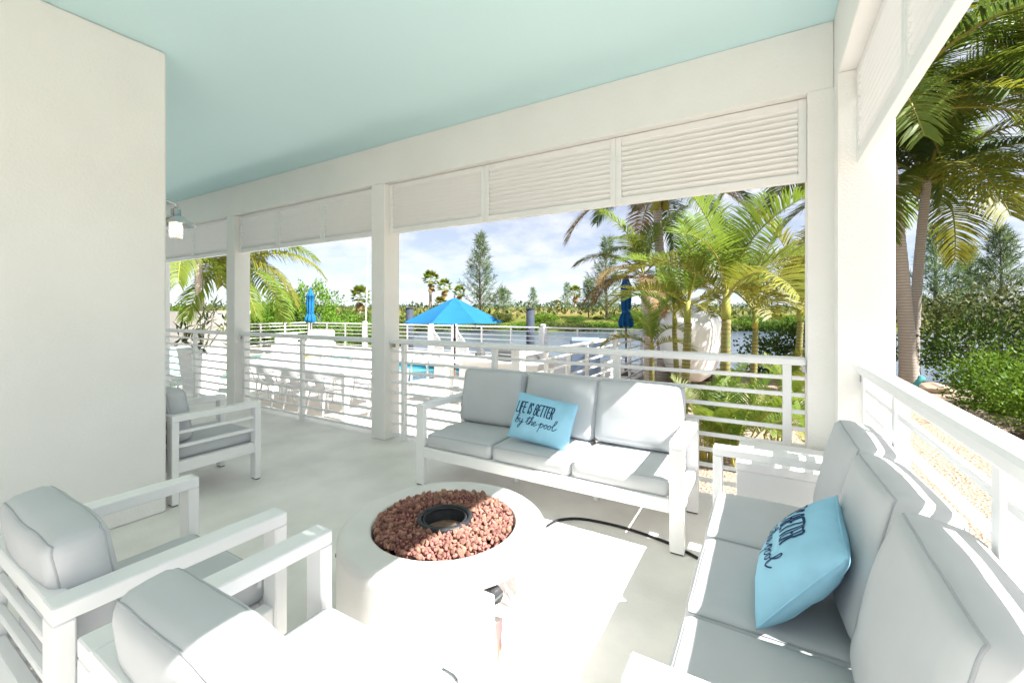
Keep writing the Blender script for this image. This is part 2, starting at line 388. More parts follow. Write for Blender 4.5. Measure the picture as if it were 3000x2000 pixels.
hp(MB().box(XRO + .003, .645, -3.0, 1.97, 2.44, 2.62, .006), 'shutter_box', 'louvre')
# louvre shutters hung in the openings
def louvre(x0, x1, z0, z1, nsl, axis):
    """frame mesh plus one slat object per blade; axis 'x' runs along the front, 'y' along the side"""
    L = x1 - x0; t = .022; fr = MB()
    def bx(a0, a1, b0, b1, c0, c1, mb):
        if axis == 'x': mb.box(x0 + a0, x0 + a1, YL + b0, YL + b1, c0, c1, .003)
        else: mb.box(XRL + b0, XRL + b1, x0 + a0, x0 + a1, c0, c1, .003)
    bx(.001, .045, -t, t, z0, z1 - .002, fr); bx(L - .045, L - .001, -t, t, z0, z1 - .002, fr)
    bx(.045, L - .045, -t + .001, t - .001, z0, z0 + .055, fr); bx(.045, L - .045, -t + .001, t - .001, z1 - .05, z1 - .002, fr)
    f = hp(fr, 'louvre_shutter', 'louvre')
    H = (z1 - .05) - (z0 + .055); mb = MB()
    l2 = (L - .096) / 2
    # blade: thin, rounded, tilted so that the outer edge hangs down
    prof = [(-.031, .0), (-.028, .003), (.028, .003), (.031, 0), (.028, -.003), (-.028, -.003)]
    n = len(prof); vs = []
    a = R(47)
    for e in (-l2, l2):
        for (u, v) in prof:
            uu, vv = u * math.cos(a) - v * math.sin(a), u * math.sin(a) + v * math.cos(a)
            vs.append((e, uu, -vv) if axis == 'x' else (uu, e, -vv))
    fs = [(i, (i + 1) % n, n + (i + 1) % n, n + i) for i in range(n)] + [tuple(range(n)), tuple(range(n, 2 * n))]
    me = MB().add(vs, fs).mesh('slat', 'louvre')
    for i in range(nsl):
        z = z0 + .055 + H * (i + .5) / nsl
        o = link('slat', me, f, (((x0 + x1) / 2, YL, z) if axis == 'x' else (XRL, (x0 + x1) / 2, z)))
for (a, b_, n) in ((-3.503, .219, 3), (-6.50, -3.708, 3), (-9.06, -6.717, 2)):
    for i in range(n): louvre(a + (b_ - a) * i / n, a + (b_ - a) * (i + 1) / n, ZLB, ZLT - .004, 11, 'x')
for (a, b_) in ((2.10, 3.078), (.9, 2.10), (-.3, .9), (-1.4, -.3), (-2.39, -1.4)): louvre(a, b_, ZLB, ZLT - .003, 11, 'y')

# wall lantern on the end of the left wall
lx, ly, lz = -3.735, 1.47, 2.03
lan = empty('wall_lantern', (lx, ly, lz), 0, 'lit galvanised barn lantern with glass jar on the left wall', 'lamp')
MB().lathe([(.02, .10), (.03, .095), (.032, .045), (.05, .04), (.055, .032), (.12, -.012), (.122, -.02), (.117, -.018), (.05, .022), (.02, .03)], 28).build('lamp_shade', 'steel', lan, True)
MB().tube([(0, -.122, .06), (0, -.10, .12), (0, -.05, .145), (0, 0, .13), (0, 0, .10)], .011, 8).tube([(0, -.122, .06), (0, -.09, .06)], .045, 16).build('bracket', 'steel', lan, True)
MB().lathe([(.045, .02), (.046, -.10), (.04, -.118), (.0, -.12)], 20, cap=False).build('glass_jar', 'lamp_glass', lan, True)
MB().lathe([(.005, .0), (.022, -.02), (.026, -.045), (.016, -.066), (.001, -.072)], 16).build('bulb', 'bulb', lan, True)
ll = bpy.data.lights.new('lantern_light', 'POINT'); ll.energy = 3; ll.color = (1, .78, .55); ll.shadow_soft_size = .03
lo = bpy.data.objects.new('lantern_light', ll); COL.objects.link(lo); lo.location = (lx, ly, lz - .03)

# ------------------------------------------------------------------ patio railings
def railing(label, p0, p1, posts, bars, top=ZR, base=0.0, tr=.045, post=.05, bar=.026, grp='porch railings', name='railing', mat_='white_metal', first=.10, cap=None, nlow=.06):
    p0, p1 = Vector((*p0, base)), Vector((*p1, base)); L = (p1 - p0).length; ang = math.atan2(p1.y - p0.y, p1.x - p0.x)
    t = empty(name, p0, ang, label, 'railing', grp); h = top - base
    MB().box(0, L, -tr, tr, h - .052, h, .014).build('top_rail', mat_, t)
    for q in posts: MB().box(q - post / 2, q + post / 2, -post / 2, post / 2, .001, h - .053, .004).build('post', mat_, t)
    if name == 'railing':
        for q in (.012, L - .012): MB().box(q - .012, q + .012, -.03, .03, h - .098, h - .0535, .003).build('end_bracket', 'steel', t)
    me = MB().box(.004, L - .004, -bar / 2, bar / 2, -bar / 2, bar / 2, .004).mesh('bar', mat_)
    z0 = nlow; z1 = h - .052 - first * .85
    for i in range(bars): link('bar', me, t, (0, 0, z0 + (z1 - z0) * i / (bars - 1)))
    return t
def xat(px, Y):
    t = (px - 1500) / 1263.7; return Y * (t * CS - SN) / (CS + t * SN)
def yat(px, X):
    t = (px - 1500) / 1263.7; return X * (CS + t * SN) / (t * CS - SN)
a = -3.502
railing('white metal porch railing directly behind the long sofa', (a, YL + .02), (.218, YL + .02), [xat(q, YL) - a for q in (1180, 1446, 1805, 2306)], 9)
a = -6.499
railing('white metal porch railing between the two square columns', (a, YL + .02), (-3.709, YL + .02), [.07, xat(882, YL) - a, 2.72], 9)
a = -9.059
railing('white metal porch railing at the far left, beside the tall planter', (a, YL + .02), (-6.718, YL + .02), [.07, xat(568, YL) - a, 2.27], 9)
railing('white metal railing along the right side behind the near sofa', (XRL + .02, 3.079), (XRL + .02, -2.38), [.05, 3.079 - 2.36, 3.079 - 1.42, 3.079 - .4, 3.079 + .7], 9)

# ------------------------------------------------------------------ cushions, pillows, seating
def rbox(p, hs, r, crown, side):
    """unit cube point -> rounded, stuffed box"""
    x, y, z = p
    q = [x * hs[0], y * hs[1], z * hs[2]]; inn = [max(h - r, 0) for h in hs]
    c = [max(-i, min(i, v)) for v, i in zip(q, inn)]; d = Vector(q) - Vector(c)
    if d.length > 1e-9: d = d.normalized() * r * min(1, max(abs(d.x), abs(d.y), abs(d.z)) / r)
    o = Vector(c) + d
    fx, fy, fz = 1 - x * x, 1 - y * y, 1 - z * z
    o.z += (1 if z > 0 else -1) * crown * max(fx, 0) ** .6 * max(fy, 0) ** .6 * abs(z)
    o.x += (1 if x > 0 else -1) * side * max(fy, 0) * max(fz, 0) * abs(x)
    o.y += (1 if y > 0 else -1) * side * max(fx, 0) * max(fz, 0) * abs(y)
    return o
def cushion(w_, d_, h_, parent, M, seed, name, r=.035, crown=.022, side=.008, wr=.006, n=(18, 18, 6), sag=0):
    hs = (w_ / 2, d_ / 2, h_ / 2); vs = []; fs = []; key = {}
    off = Vector((seed * 7.3, seed * 3.1, seed))
    def warp(o):
        k = noise.noise(o * 6 + off) * wr + noise.noise(o * 15 + off) * wr * .45
        o = o + Vector((k * .5, k * .5, k))
        if sag: o.z -= sag * (o.x / hs[0]) ** 2 * (1 if o.z > 0 else .2) ; o.x += noise.noise(off + Vector((0, 0, o.z * 3))) * sag
        return o
    def vid(p):
        k = tuple(round(c, 5) for c in p)
        if k not in key: key[k] = len(vs); vs.append(warp(rbox(p, hs, r, crown, side)))
        return key[k]
    for a in range(3):
        u, v = (a + 1) % 3, (a + 2) % 3
        for sg in (-1, 1):
            for i in range(n[u]):
                for j in range(n[v]):
                    q = []
                    for (di, dj) in ((0, 0), (1, 0), (1, 1), (0, 1)):
                        # ease grid towards the edges so that the rounding is resolved
                        eu = math.sin(math.pi / 2 * (-1 + 2 * (i + di) / n[u])); ev = math.sin(math.pi / 2 * (-1 + 2 * (j + dj) / n[v]))
                        p = [0, 0, 0]; p[a] = sg; p[u] = eu; p[v] = ev; q.append(vid(p))
                    fs.append(q if sg > 0 else q[::-1])
    o = MB().add(vs, fs, M).build(name, 'fabric', parent, True)
    pm = MB()
    for sg in (-1, 1):
        pts = []
        K = 14
        zz_ = sg
        for (ax, ay, bx, by) in ((-1, -1, 1, -1), (1, -1, 1, 1), (1, 1, -1, 1), (-1, 1, -1, -1)):
            for i in range(K):
                t = math.sin(math.pi / 2 * (-1 + 2 * i / K)) * .5 + .5
                p = (ax + (bx - ax) * t, ay + (by - ay) * t, zz_)
                pts.append(warp(rbox(p, hs, r, crown, side)))
        pm.tube(pts, .0034, 5, closed=True, M=M)
    pm.build('piping', 'piping', o, True)
    return o
def seating(name, label, cat, grp, W, n, D, loc, rz, seed, slats=False, aw=.08, lean=13, bh=.45, bt=.17):
    t = empty(name, loc, rz, label, cat, grp); x0, x1, y0, y1 = -W / 2, W / 2, -D / 2, D / 2; ah = .638; b = .004; th = .045
    wm_ = 'white_metal'
    for sx in (-1, 1):
        xa, xb = (x0, x0 + aw) if sx < 0 else (x1 - aw, x1)
        MB().box(xa, xb, y0, y1, ah - th, ah, b).build('arm_rest', wm_, t)
        for (ya, yb) in ((y0, y0 + th), (y1 - th, y1)):
            lg = MB().box(xa, xb, ya, yb, .008, ah - th - .0005, b).build('leg', wm_, t)
            MB().box(xa + .006, xb - .006, ya + .006, yb - .006, 0.0, .008, .001).build('glide', 'rubber', lg)
        me = MB().box(xa + .026, xb - .026, y0 + th, y1 - th, -.011, .011, .003).mesh('side_slat', wm_)
        for z in ((.41, .51) if slats else ()): link('side_slat', me, t, (0, 0, z))
        MB().box(xa + .012, xb - .012, y0 + th, y1 - th, .225, .305, b).build('side_rail', wm_, t)
    MB().box(x0 + aw, x1 - aw, y0 + .003, y0 + .04, .225, .305, b).build('seat_rail', wm_, t)
    MB().box(x0 + aw, x1 - aw, y1 - .04, y1 - .003, .225, .305, b).build('seat_rail', wm_, t)
    MB().box(x0 + aw, x1 - aw, y1 - .05, y1 - .003, ah - .05, ah - .002, b).build('back_rail', wm_, t)
    me = MB().box(x0 + aw, x1 - aw, y1 - .035, y1 - .013, -.011, .011, .003).mesh('back_slat', wm_)
    for z in (.40, .50): link('back_slat', me, t, (0, 0, z))
    me = MB().box(-.03, .03, y0 + .04, y1 - .04, .262, .29, .003).mesh('seat_slat', wm_)
    for i in range(5 * n): link('seat_slat', me, t, (x0 + aw + (W - 2 * aw) * (i + .5) / (5 * n), 0, 0))
    if n > 1:
        for i in range(1, n): MB().box(-.018, .018, y1 - .2, y1 - .164, .001, .226, .003).build('centre_leg', wm_, t, loc=(x0 + W * i / n, 0, 0))
    cw = (W - 2 * aw - .006) / n
    for i in range(n):
        cx = x0 + aw + .003 + cw * (i + .5)
        cushion(cw - .004, D - .085, .115, t, Matrix.Translation((cx, -.022, .353)), seed + i, 'seat_cushion', crown=.013, wr=.004)
        M = Matrix.Translation((cx - (0 if n > 1 else .025), y1 - bt / 2 - (.035 if n > 1 else .06), .42)) @ Matrix.Rotation(R(-lean), 4, 'X') @ Matrix.Rotation(R(((seed * 37 + i * 53) % 7 - 3) * .8), 4, 'Y') @ Matrix.Translation((0, 0, bh / 2)) @ Matrix.Rotation(R(90), 4, 'X')
        cushion(cw - (.012 if n > 1 else .085), bh, bt, t, M, seed + 10 + i, 'back_cushion', r=.042, crown=.020 if n > 1 else .014, side=.010, wr=.007 if n > 1 else .005, sag=.005)
    return t
seating('outdoor_sofa', 'long white framed sofa with light grey cushions, facing the fire pit', 'sofa', None, 2.01, 3, .63, (-1.405, 2.885, 0), 0, 1)
seating('outdoor_sofa', 'white framed sofa with grey cushions along the right railing, seen from its near end', 'sofa', None, 1.80, 3, .64, (.065, 1.765, 0), R(-90), 5)
seating('armchair', 'white armchair with grey cushions in the near left corner, leftmost of the front pair', 'armchair', None, .74, 1, .61, (-1.895, .645, 0), R(180), 21, lean=9, bh=.37, bt=.135)
seating('armchair', 'partly sunlit white armchair with grey cushions, bottom centre beside the fire pit', 'armchair', None, .735, 1, .61, (-.98, .645, 0), R(180), 33, lean=9, bh=.375, bt=.135)
seating('armchair', 'white armchair with grey cushions standing behind the end of the left wall', 'armchair', None, .64, 1, .62, (-3.91, 1.70, 0), R(180), 44, True, lean=9, bh=.38, bt=.135)

# lettered pillows
LET = {'L': [[(0, 1), (0, 0), (.45, 0)]], 'I': [[(.1, 1), (.1, 0)]], 'F': [[(0, 0), (0, 1), (.45, 1)], [(0, .52), (.36, .52)]],
       'E': [[(.45, 0), (0, 0), (0, 1), (.45, 1)], [(0, .52), (.36, .52)]],
       'S': [[(.46, .80), (.40, .95), (.24, 1), (.06, .95), (0, .78), (.08, .60), (.38, .42), (.47, .22), (.40, .05), (.22, 0), (.05, .05), (0, .2)]],
       'B': [[(0, 0), (0, 1), (.30, 1), (.43, .9), (.43, .65), (.30, .54), (0, .54)], [(.30, .54), (.47, .42), (.47, .12), (.32, 0), (0, 0)]],
       'T': [[(-.04, 1), (.5, 1)], [(.23, 1), (.23, 0)]], 'R': [[(0, 0), (0, 1), (.30, 1), (.43, .9), (.43, .62), (.30, .52), (0, .52)], [(.22, .52), (.47, 0)]]}
SCR = [[(0, .3), (.3, 1.3), (.36, 1.95), (.2, 2.1), (.1, 1.2), (.1, .25), (.27, 0), (.52, .12), (.6, .5), (.42, .85), (.2, .6), (.5, .75), (.82, .9), (.85, .35), (1.05, .12), (1.3, .45), (1.42, .95), (1.32, -.2), (1.15, -.95), (.95, -.85), (1.02, -.45), (1.4, .05), (1.65, .35)],
       [(2.1, .3), (2.35, 1.0), (2.47, 1.75), (2.4, .45), (2.52, .02), (2.75, .2), (3.02, 1.2), (3.08, 1.8), (2.93, 1.8), (2.9, .9), (2.9, 0), (3.02, .6), (3.22, .85), (3.32, .5), (3.33, .08), (3.5, .15), (3.8, .55), (3.8, .85), (3.62, .85), (3.54, .4), (3.72, .02), (4.0, .15), (4.2, .45)],
       [(2.12, 1.2), (2.5, 1.36), (2.95, 1.42)],
       [(4.5, .4), (4.76, .95), (4.74, .2), (4.66, -.95)], [(4.73, .4), (4.9, .85), (5.12, .75), (5.14, .35), (4.95, .05), (4.76, .2)],
       [(5.14, .5), (5.4, .7), (5.62, .85), (5.42, .6), (5.45, .15), (5.68, .04), (5.84, .4), (5.74, .8), (5.6, .85), (5.85, .68), (6.05, .7), (6.25, .85), (6.05, .6), (6.08, .15), (6.3, .04), (6.46, .4), (6.36, .8), (6.24, .85), (6.5, .7), (6.75, .95), (7.0, 1.6), (6.96, 2.1), (6.78, 1.9), (6.74, .6), (6.9, .02), (7.15, .15), (7.4, .55)]]
def catmull(P, k=6):
    P = [Vector((*p, 0)) for p in P]; o = []
    for i in range(len(P) - 1):
        a, b_, c_, d_ = P[max(i - 1, 0)], P[i], P[i + 1], P[min(i + 2, len(P) - 1)]
        for j in range(k):
            t = j / k; o.append(.5 * ((2 * b_) + (c_ - a) * t + (2 * a - 5 * b_ + 4 * c_ - d_) * t * t + (3 * b_ - a - 3 * c_ + d_) * t ** 3))
    o.append(P[-1]); return o
def resample(P, k=6):
    P = [Vector((*p, 0)) for p in P]; o = []
    for a, b_ in zip(P, P[1:]): o += [a.lerp(b_, i / k) for i in range(k)]
    return o + [P[-1]]
def pillow(label, loc, ax, ay, W, H, T, seed):
    """ax: direction of the text line, ay: up direction of the pillow"""
    ax = Vector(ax).normalized(); az = ax.cross(Vector(ay)).normalized(); ay = az.cross(ax)
    t = empty('throw_pillow', loc, 0, label, 'pillow')
    t.rotation_euler = Matrix((ax, ay, az)).transposed().to_euler()
    off = Vector((seed * 9.1, 1, 2))
    def outl(u, v):
        x = u * W / 2 * (1 - .03 * (1 - v * v)); y = v * H / 2 * (1 - .04 * (1 - u * u)); return x, y
    def th(u, v):
        e = max((1 - u ** 2), 0) ** .55 * max((1 - v ** 2), 0) ** .55
        k = noise.noise(Vector((u * 2.2, v * 2.2, 0)) + off) * .010 + noise.noise(Vector((u * 5, v * 5, 3)) + off) * .004
        # gathers radiating from the edges
        k += .004 * math.sin(u * 19 + seed) * max(0, abs(v) - .45) + .004 * math.sin(v * 17) * max(0, abs(u) - .5)
        return max(T / 2 * e ** .8 + k * e, .0015)
    n = 34; mb = MB()
    for sg in (1, -1):
        vs = []; fs = []
        for i in range(n + 1):
            for j in range(n + 1):
                u, v = math.sin(math.pi / 2 * (-1 + 2 * i / n)), math.sin(math.pi / 2 * (-1 + 2 * j / n))
                x, y = outl(u, v); vs.append((x, y, sg * th(u, v)))
        for i in range(n):
            for j in range(n):
                q = (i * (n + 1) + j, (i + 1) * (n + 1) + j, (i + 1) * (n + 1) + j + 1, i * (n + 1) + j + 1); fs.append(q if sg > 0 else q[::-1])
        mb.add(vs, fs)
    mb.build('cover', 'aqua', t, True)
    edge = []
    for (a0, b0, a1, b1) in ((-1, -1, 1, -1), (1, -1, 1, 1), (1, 1, -1, 1), (-1, 1, -1, -1)):
        for i in range(16): k = i / 16; x, y = outl(a0 + (a1 - a0) * k, b0 + (b1 - b0) * k); edge.append((x, y, 0))
    MB().tube(edge, .0035, 5, closed=True).build('seam', 'aqua', t, True)
    def put(mb, pts, hw):
        vs = []; fs = []
        for i, p in enumerate(pts):
            d = (pts[min(i + 1, len(pts) - 1)] - pts[max(i - 1, 0)]); d = d.normalized() if d.length else Vector((1, 0, 0)); nn = Vector((-d.y, d.x, 0))
            for s_ in (-1, 1):
                q = p + nn * hw * s_ + d * (hw if i == len(pts) - 1 else -hw if i == 0 else 0)
                # invert outline approximately
                u, v = q.x / (W / 2), q.y / (H / 2)
                for _ in range(3): u = q.x / (W / 2 * (1 - .03 * (1 - v * v))); v = q.y / (H / 2 * (1 - .04 * (1 - u * u)))
                u = max(-.97, min(.97, u)); v = max(-.97, min(.97, v)); vs.append((q.x, q.y, th(u, v) + .0018))
        for i in range(len(pts) - 1): fs.append((2 * i, 2 * i + 2, 2 * i + 3, 2 * i + 1)[::-1])
        mb.add(vs, fs)
    lt = MB(); x = -W * .435; hgt = H * .235; y0 = H * .055; k = W * .059
    for ch in 'LIFE IS BETTER':
        if ch == ' ': x += k * .58; continue
        for st in LET[ch]: put(lt, resample([(x + p[0] * k * 1.25 + .10 * p[1] * hgt * .3, y0 + p[1] * hgt) for p in st]), 0.0042)
        x += k * (.46 if ch == 'I' else .90)
    lt.build('lettering', 'ink', t)
    sc = MB(); s_ = W * .095; xh = H * .105
    for st in SCR: put(sc, catmull([(-W * .41 + p[0] * s_ + p[1] * xh * .25, -H * .17 + p[1] * xh * .95) for p in st]), .0025)
    sc.build('script_lettering', 'ink', t)
    return t
pillow('aqua lettered pillow leaning on the middle cushions of the long sofa', (-1.40, 2.80, .585), (.985, .03, -.11), (.10, .40, .9), .47, .335, .15, 1)
pillow('aqua lettered pillow propped up on the sofa beside the right railing', (.095, 1.70, .575), (-.06, -1, .0), (.62, 0, .8), .47, .35, .17, 2)

# white cube side table in the corner
st = empty('side_table', (.085, 2.985, 0), 0, 'white box side table in the corner between the two sofas', 'side table')
MB().box(-.24, .24, -.235, .235, .48, .532, .006).build('top', 'white_metal', st)
MB().box(-.235, .235, -.23, -.2, .003, .479, .004).box(-.235, .235, .2, .23, .003, .479, .004).box(-.235, -.205, -.199, .199, .003, .479, .004).box(.205, .235, -.199, .199, .003, .479, .004).build('side_panels', 'white_metal', st)

# ------------------------------------------------------------------ fire pit
FX, FY, FR, FH, FI = -1.27, 1.545, .462, .425, .322
pit = empty('fire_pit', (FX, FY, 0), 0, 'round white concrete fire pit full of red lava rock', 'fire pit')
NA = 120; prof = [(FR - .02, .0), (FR - .006, .01), (FR, .03), (FR, .235), (FR, .372), (FR, .395), (FR - .008, .412), (FR - .022, .4235), (FR - .04, FH), (FI + .012, FH), (FI + .003, FH - .004), (FI, FH - .012), (FI - .004, FH - .12)]
# opening for the gas valve: faces the camera's right
th0 = math.atan2(-1.545, 1.27) + R(9); na0 = int((th0 % (2 * math.pi)) / (2 * math.pi) * NA); NW = 9
vs = []; fs = []
for (r, z) in prof:
    for k in range(NA): a = 2 * math.pi * k / NA; vs.append((r * math.cos(a), r * math.sin(a), z))
hole = set((na0 + i) % NA for i in range(NW))
for i in range(len(prof) - 1):
    for k in range(NA):
        if i == 3 and k in hole: continue
        fs.append((i * NA + k, i * NA + (k + 1) % NA, (i + 1) * NA + (k + 1) % NA, (i + 1) * NA + k))
bd = MB().add(vs, fs)
# niche walls
vs = []; fs = []
for z in (.235, .372):
    for r in (FR, FR - .13):
        for i in range(NW + 1): a = 2 * math.pi * (na0 + i) / NA; vs.append((r * math.cos(a), r * math.sin(a), z))
m_ = NW + 1
for i in range(NW):
    fs += [(i, i + 1, m_ + i + 1, m_ + i), (2 * m_ + i, 3 * m_ + i, 3 * m_ + i + 1, 2 * m_ + i + 1), (m_ + i, m_ + i + 1, 3 * m_ + i + 1, 3 * m_ + i)]
fs += [(0, m_, 3 * m_, 2 * m_), (NW, 2 * m_ + NW, 3 * m_ + NW, m_ + NW)]
bd.add(vs, fs).build('body', 'concrete', pit, True)
pit.children[0].data.polygons.foreach_set('use_smooth', [True] * len(pit.children[0].data.polygons))
MB().lathe([(FI - .002, FH - .10), (FI - .002, FH - .095)], 48).build('pan', 'black_metal', pit)
MB().lathe([(.09, FH - .07), (.104, FH + .001), (.114, FH + .012), (.116, FH + .006), (.108, FH - .008), (.098, FH - .07)], 48, cap=False).build('burner_rim', 'black_metal', pit, True)
MB().tube([(.116 * math.cos(2 * math.pi * i / 48), .116 * math.sin(2 * math.pi * i / 48), FH + .006) for i in range(48)], .012, 8, closed=True).tube([(.096 * math.cos(2 * math.pi * i / 48), .096 * math.sin(2 * math.pi * i / 48), FH + .006) for i in range(48)], .006, 6, closed=True).build('burner_ring', 'black_metal', pit, True)
MB().lathe([(.108, FH - .05), (.06, FH - .042), (.001, FH - .04)], 32, cap=False).build('burner_plate', 'soil', pit, True)
ka = 2 * math.pi * (na0 + NW * .62) / NA; kd = Vector((math.cos(ka), math.sin(ka), 0)); kc = kd * (FR - .06) + Vector((0, 0, .315))
kn = MB().tube([kc - kd * .05, kc - kd * .005], .018, 12).tube([kc, kc + kd * .012, kc + kd * .045, kc + kd * .05], [.027, .031, .029, .024], 20)
kn.build('valve_knob', 'knob', pit, True)
ks = Vector((-kd.y, kd.x, 0))
MB().tube([kc + kd * .05 - ks * .022 + Vector((0, 0, -.012)), kc + kd * .055 + ks * .022 + Vector((0, 0, .012))], .004, 6).build('knob_pointer', 'steel', pit)
# paper tag hanging from the valve
tg = MB(); vs = []; fs = []
for i in range(7):
    for j in range(2):
        q = kc + kd * (.075 + .02 * math.sin(i * .6)) + ks * (.012 + (j - .5) * (.02 + .07 * min(i, 3) / 3) + .016 * i * .4) + Vector((0, 0, -.03 - i * .028)); vs += [q, q + kd * .0012]
for i in range(6):
    a_ = i * 4; fs += [(a_, a_ + 4, a_ + 6, a_ + 2), (a_ + 1, a_ + 3, a_ + 7, a_ + 5), (a_, a_ + 1, a_ + 5, a_ + 4), (a_ + 2, a_ + 6, a_ + 7, a_ + 3)]
tgo = empty('paper_tag', (FX, FY, 0), 0, 'pink and brown paper tag hanging from the fire pit valve', 'tag')
tg.add(vs, fs).build('pink_slip', 'tagpaper', tgo)
q0 = kc + kd * .07 + ks * .01 + Vector((0, 0, -.15)); MB().add([q0 - ks * .012, q0 + ks * .03 + Vector((0, 0, -.09)), q0 - ks * .02 + Vector((0, 0, -.09)), q0 - ks * .012 + kd * .002, q0 + ks * .03 + Vector((0, 0, -.09)) + kd * .002, q0 - ks * .02 + Vector((0, 0, -.09)) + kd * .002], [(0, 1, 2), (3, 5, 4), (0, 3, 4, 1), (1, 4, 5, 2), (2, 5, 3, 0)]).build('brown_card', 'kraft', tgo)
sa = math.atan2(-1.545, 1.27) - R(84)
MB().box(-.004, .004, -.045, .045, -.008, .008, .002, Matrix.Rotation(sa, 4, 'Z') @ Matrix.Translation((FR - .002, 0, .33)) @ Matrix.Rotation(R(25), 4, 'X')).build('hand_slot', 'black_metal', pit)
# lava rocks: one mesh kind each, about 300 single stones and the rest below them
rr = random.Random(11); rocks = []
ico = None
def rockmesh(seed):
    rn = random.Random(seed); phi = (1 + 5 ** .5) / 2
    P = [Vector(p).normalized() for p in ((-1, phi, 0), (1, phi, 0), (-1, -phi, 0), (1, -phi, 0), (0, -1, phi), (0, 1, phi), (0, -1, -phi), (0, 1, -phi), (phi, 0, -1), (phi, 0, 1), (-phi, 0, -1), (-phi, 0, 1))]
    F = [(0, 11, 5), (0, 5, 1), (0, 1, 7), (0, 7, 10), (0, 10, 11), (1, 5, 9), (5, 11, 4), (11, 10, 2), (10, 7, 6), (7, 1, 8), (3, 9, 4), (3, 4, 2), (3, 2, 6), (3, 6, 8), (3, 8, 9), (4, 9, 5), (2, 4, 11), (6, 2, 10), (8, 6, 7), (9, 8, 1)]
    s_ = Vector((rn.uniform(.8, 1.25), rn.uniform(.7, 1.1), rn.uniform(.6, .95)))
    V_ = [Vector((p.x * s_.x, p.y * s_.y, p.z * s_.z)) * rn.uniform(.72, 1.2) for p in P]
    return V_, F
RM = []
for i in range(14):
    V_, F = rockmesh(i); RM.append((V_, F, MB().add(V_, F).mesh('lava_rock', 'lava')))
cand = []
tries = 0
while len(cand) < 820 and tries < 60000:
    tries += 1
    a, rad = rr.uniform(0, 2 * math.pi), math.sqrt(rr.uniform(.122 ** 2, (FI - .014) ** 2)); x, y = rad * math.cos(a), rad * math.sin(a)
    s_ = rr.uniform(.0075, .0205)
    if all((x - q[0]) ** 2 + (y - q[1]) ** 2 > (.66 * (s_ + q[3])) ** 2 for q in cand):
        hz = .016 * max(0, 1 - ((rad - .22) / .12) ** 2); cand.append((x, y, FH - .012 + hz + rr.uniform(-.004, .012), s_))
cand.sort(key=lambda q: -q[3])
for (x, y, z, s_) in cand[:300]:
    o = link('lava_rock', RM[rr.randrange(14)][2], None, (FX + x, FY + y, z), (rr.uniform(0, 6), rr.uniform(0, 6), rr.uniform(0, 6)), (s_,) * 3)
    tag(o, 'red brown lava rock among many filling the round fire pit', 'rock', 'lava rocks filling the fire pit')
lr = MB()
for (x, y, z, s_) in cand[300:] + [(rr.uniform(.12, FI - .02), rr.uniform(0, 6.283), 0, rr.uniform(.014, .02)) for _ in range(700)]:
    if z == 0: x, y, z = x * math.cos(y), x * math.sin(y), FH - .03 + rr.uniform(-.012, .008)
    V_, F, _ = RM[rr.randrange(14)]
    lr.add(V_, F, Matrix.Translation((FX + x, FY + y, z)) @ Matrix.Rotation(rr.uniform(0, 6), 4, Vector((rr.random() - .5, rr.random() - .5, rr.random() - .5)).normalized()) @ Matrix.Scale(s_, 4))
tag(lr.build('lava_rock_bed', 'lava'), 'smaller red lava rocks beneath the larger ones in the fire pit', 'rocks', None, 'stuff')

# black gas hose on the floor
def fl(px, py, z=.008):
    d = 1263.7 * (EYE - z) / (py - 911.3); r = (px - 1500) / 1263.7 * d; return Vector((CS * r - SN * d, SN * r + CS * d, z))
hp_ = [fl(1570, 1560)] + [fl(1200 + x / 2.4126, 1050 + y / 2.4126) for x, y in ((960, 1190), (1050, 1142), (1200, 1131), (1400, 1165), (1600, 1220), (1850, 1310), (1975, 1375), (2060, 1420), (2200, 1470))]
pts = []
for i in range(len(hp_) - 1):
    a_, b_, c_, d_ = hp_[max(i - 1, 0)], hp_[i], hp_[i + 1], hp_[min(i + 2, len(hp_) - 1)]
    for j in range(8):
        t = j / 8; pts.append(.5 * ((2 * b_) + (c_ - a_) * t + (2 * a_ - 5 * b_ + 4 * c_ - d_) * t * t + (3 * b_ - a_ - 3 * c_ + d_) * t ** 3))
tag(MB().tube(pts, .0085, 8).build('gas_hose', 'rubber', None, True), 'black hose snaking over the floor from the fire pit', 'hose')


# ------------------------------------------------------------------ pool-side fences
def fence(label, p0, p1, posts, newels, bars=6, h=1.2):
    t = railing(label, p0, p1, posts, bars, top=DECK + h, base=DECK, tr=.05, post=.06, bar=.035, grp='white fences round the pool deck', name='fence', mat_='white_paint', first=.14, nlow=.12)
    for q in newels:
        n_ = MB().box(q - .075, q + .075, -.075, .075, .001, h + .06, .006).build('newel_post', 'white_paint', t)
        MB().box(q - .09, q + .09, -.09, .09, h + .061, h + .085, .006).box(q - .06, q + .06, -.06, .06, h + .086, h + .11, .02).build('cap', 'white_paint', n_)
    return t
FYY = 14.6; X0 = -20.6
NX = [xat(p, FYY) for p in (908, 1069, 1263, 1332, 1591)] + [-3.1]
lab = ['white fence at the back of the deck behind the white lounge chairs', 'white fence at the back of the deck beside the column', 'short white fence section behind the blue umbrella pole', 'white fence behind the right half of the open blue umbrella', 'white fence in front of the canal near the closed umbrella']
for i in range(5):
    a, b_ = NX[i], NX[i + 1]; L = b_ - a; n = max(1, round(L / 1.35))
    fence(lab[i], (a, FYY), (b_, FYY), [L * k / n for k in range(1, n)] + [.14, L - .14], [0] if i < 4 else [0, L])
fence('white fence running away on the far left towards the green bushes', (NX[0] - .1, FYY - .1), (NX[0] - .1, 8.35), [k * 1.25 for k in range(1, 6)], [])
yb = yat(1800, -3.03)
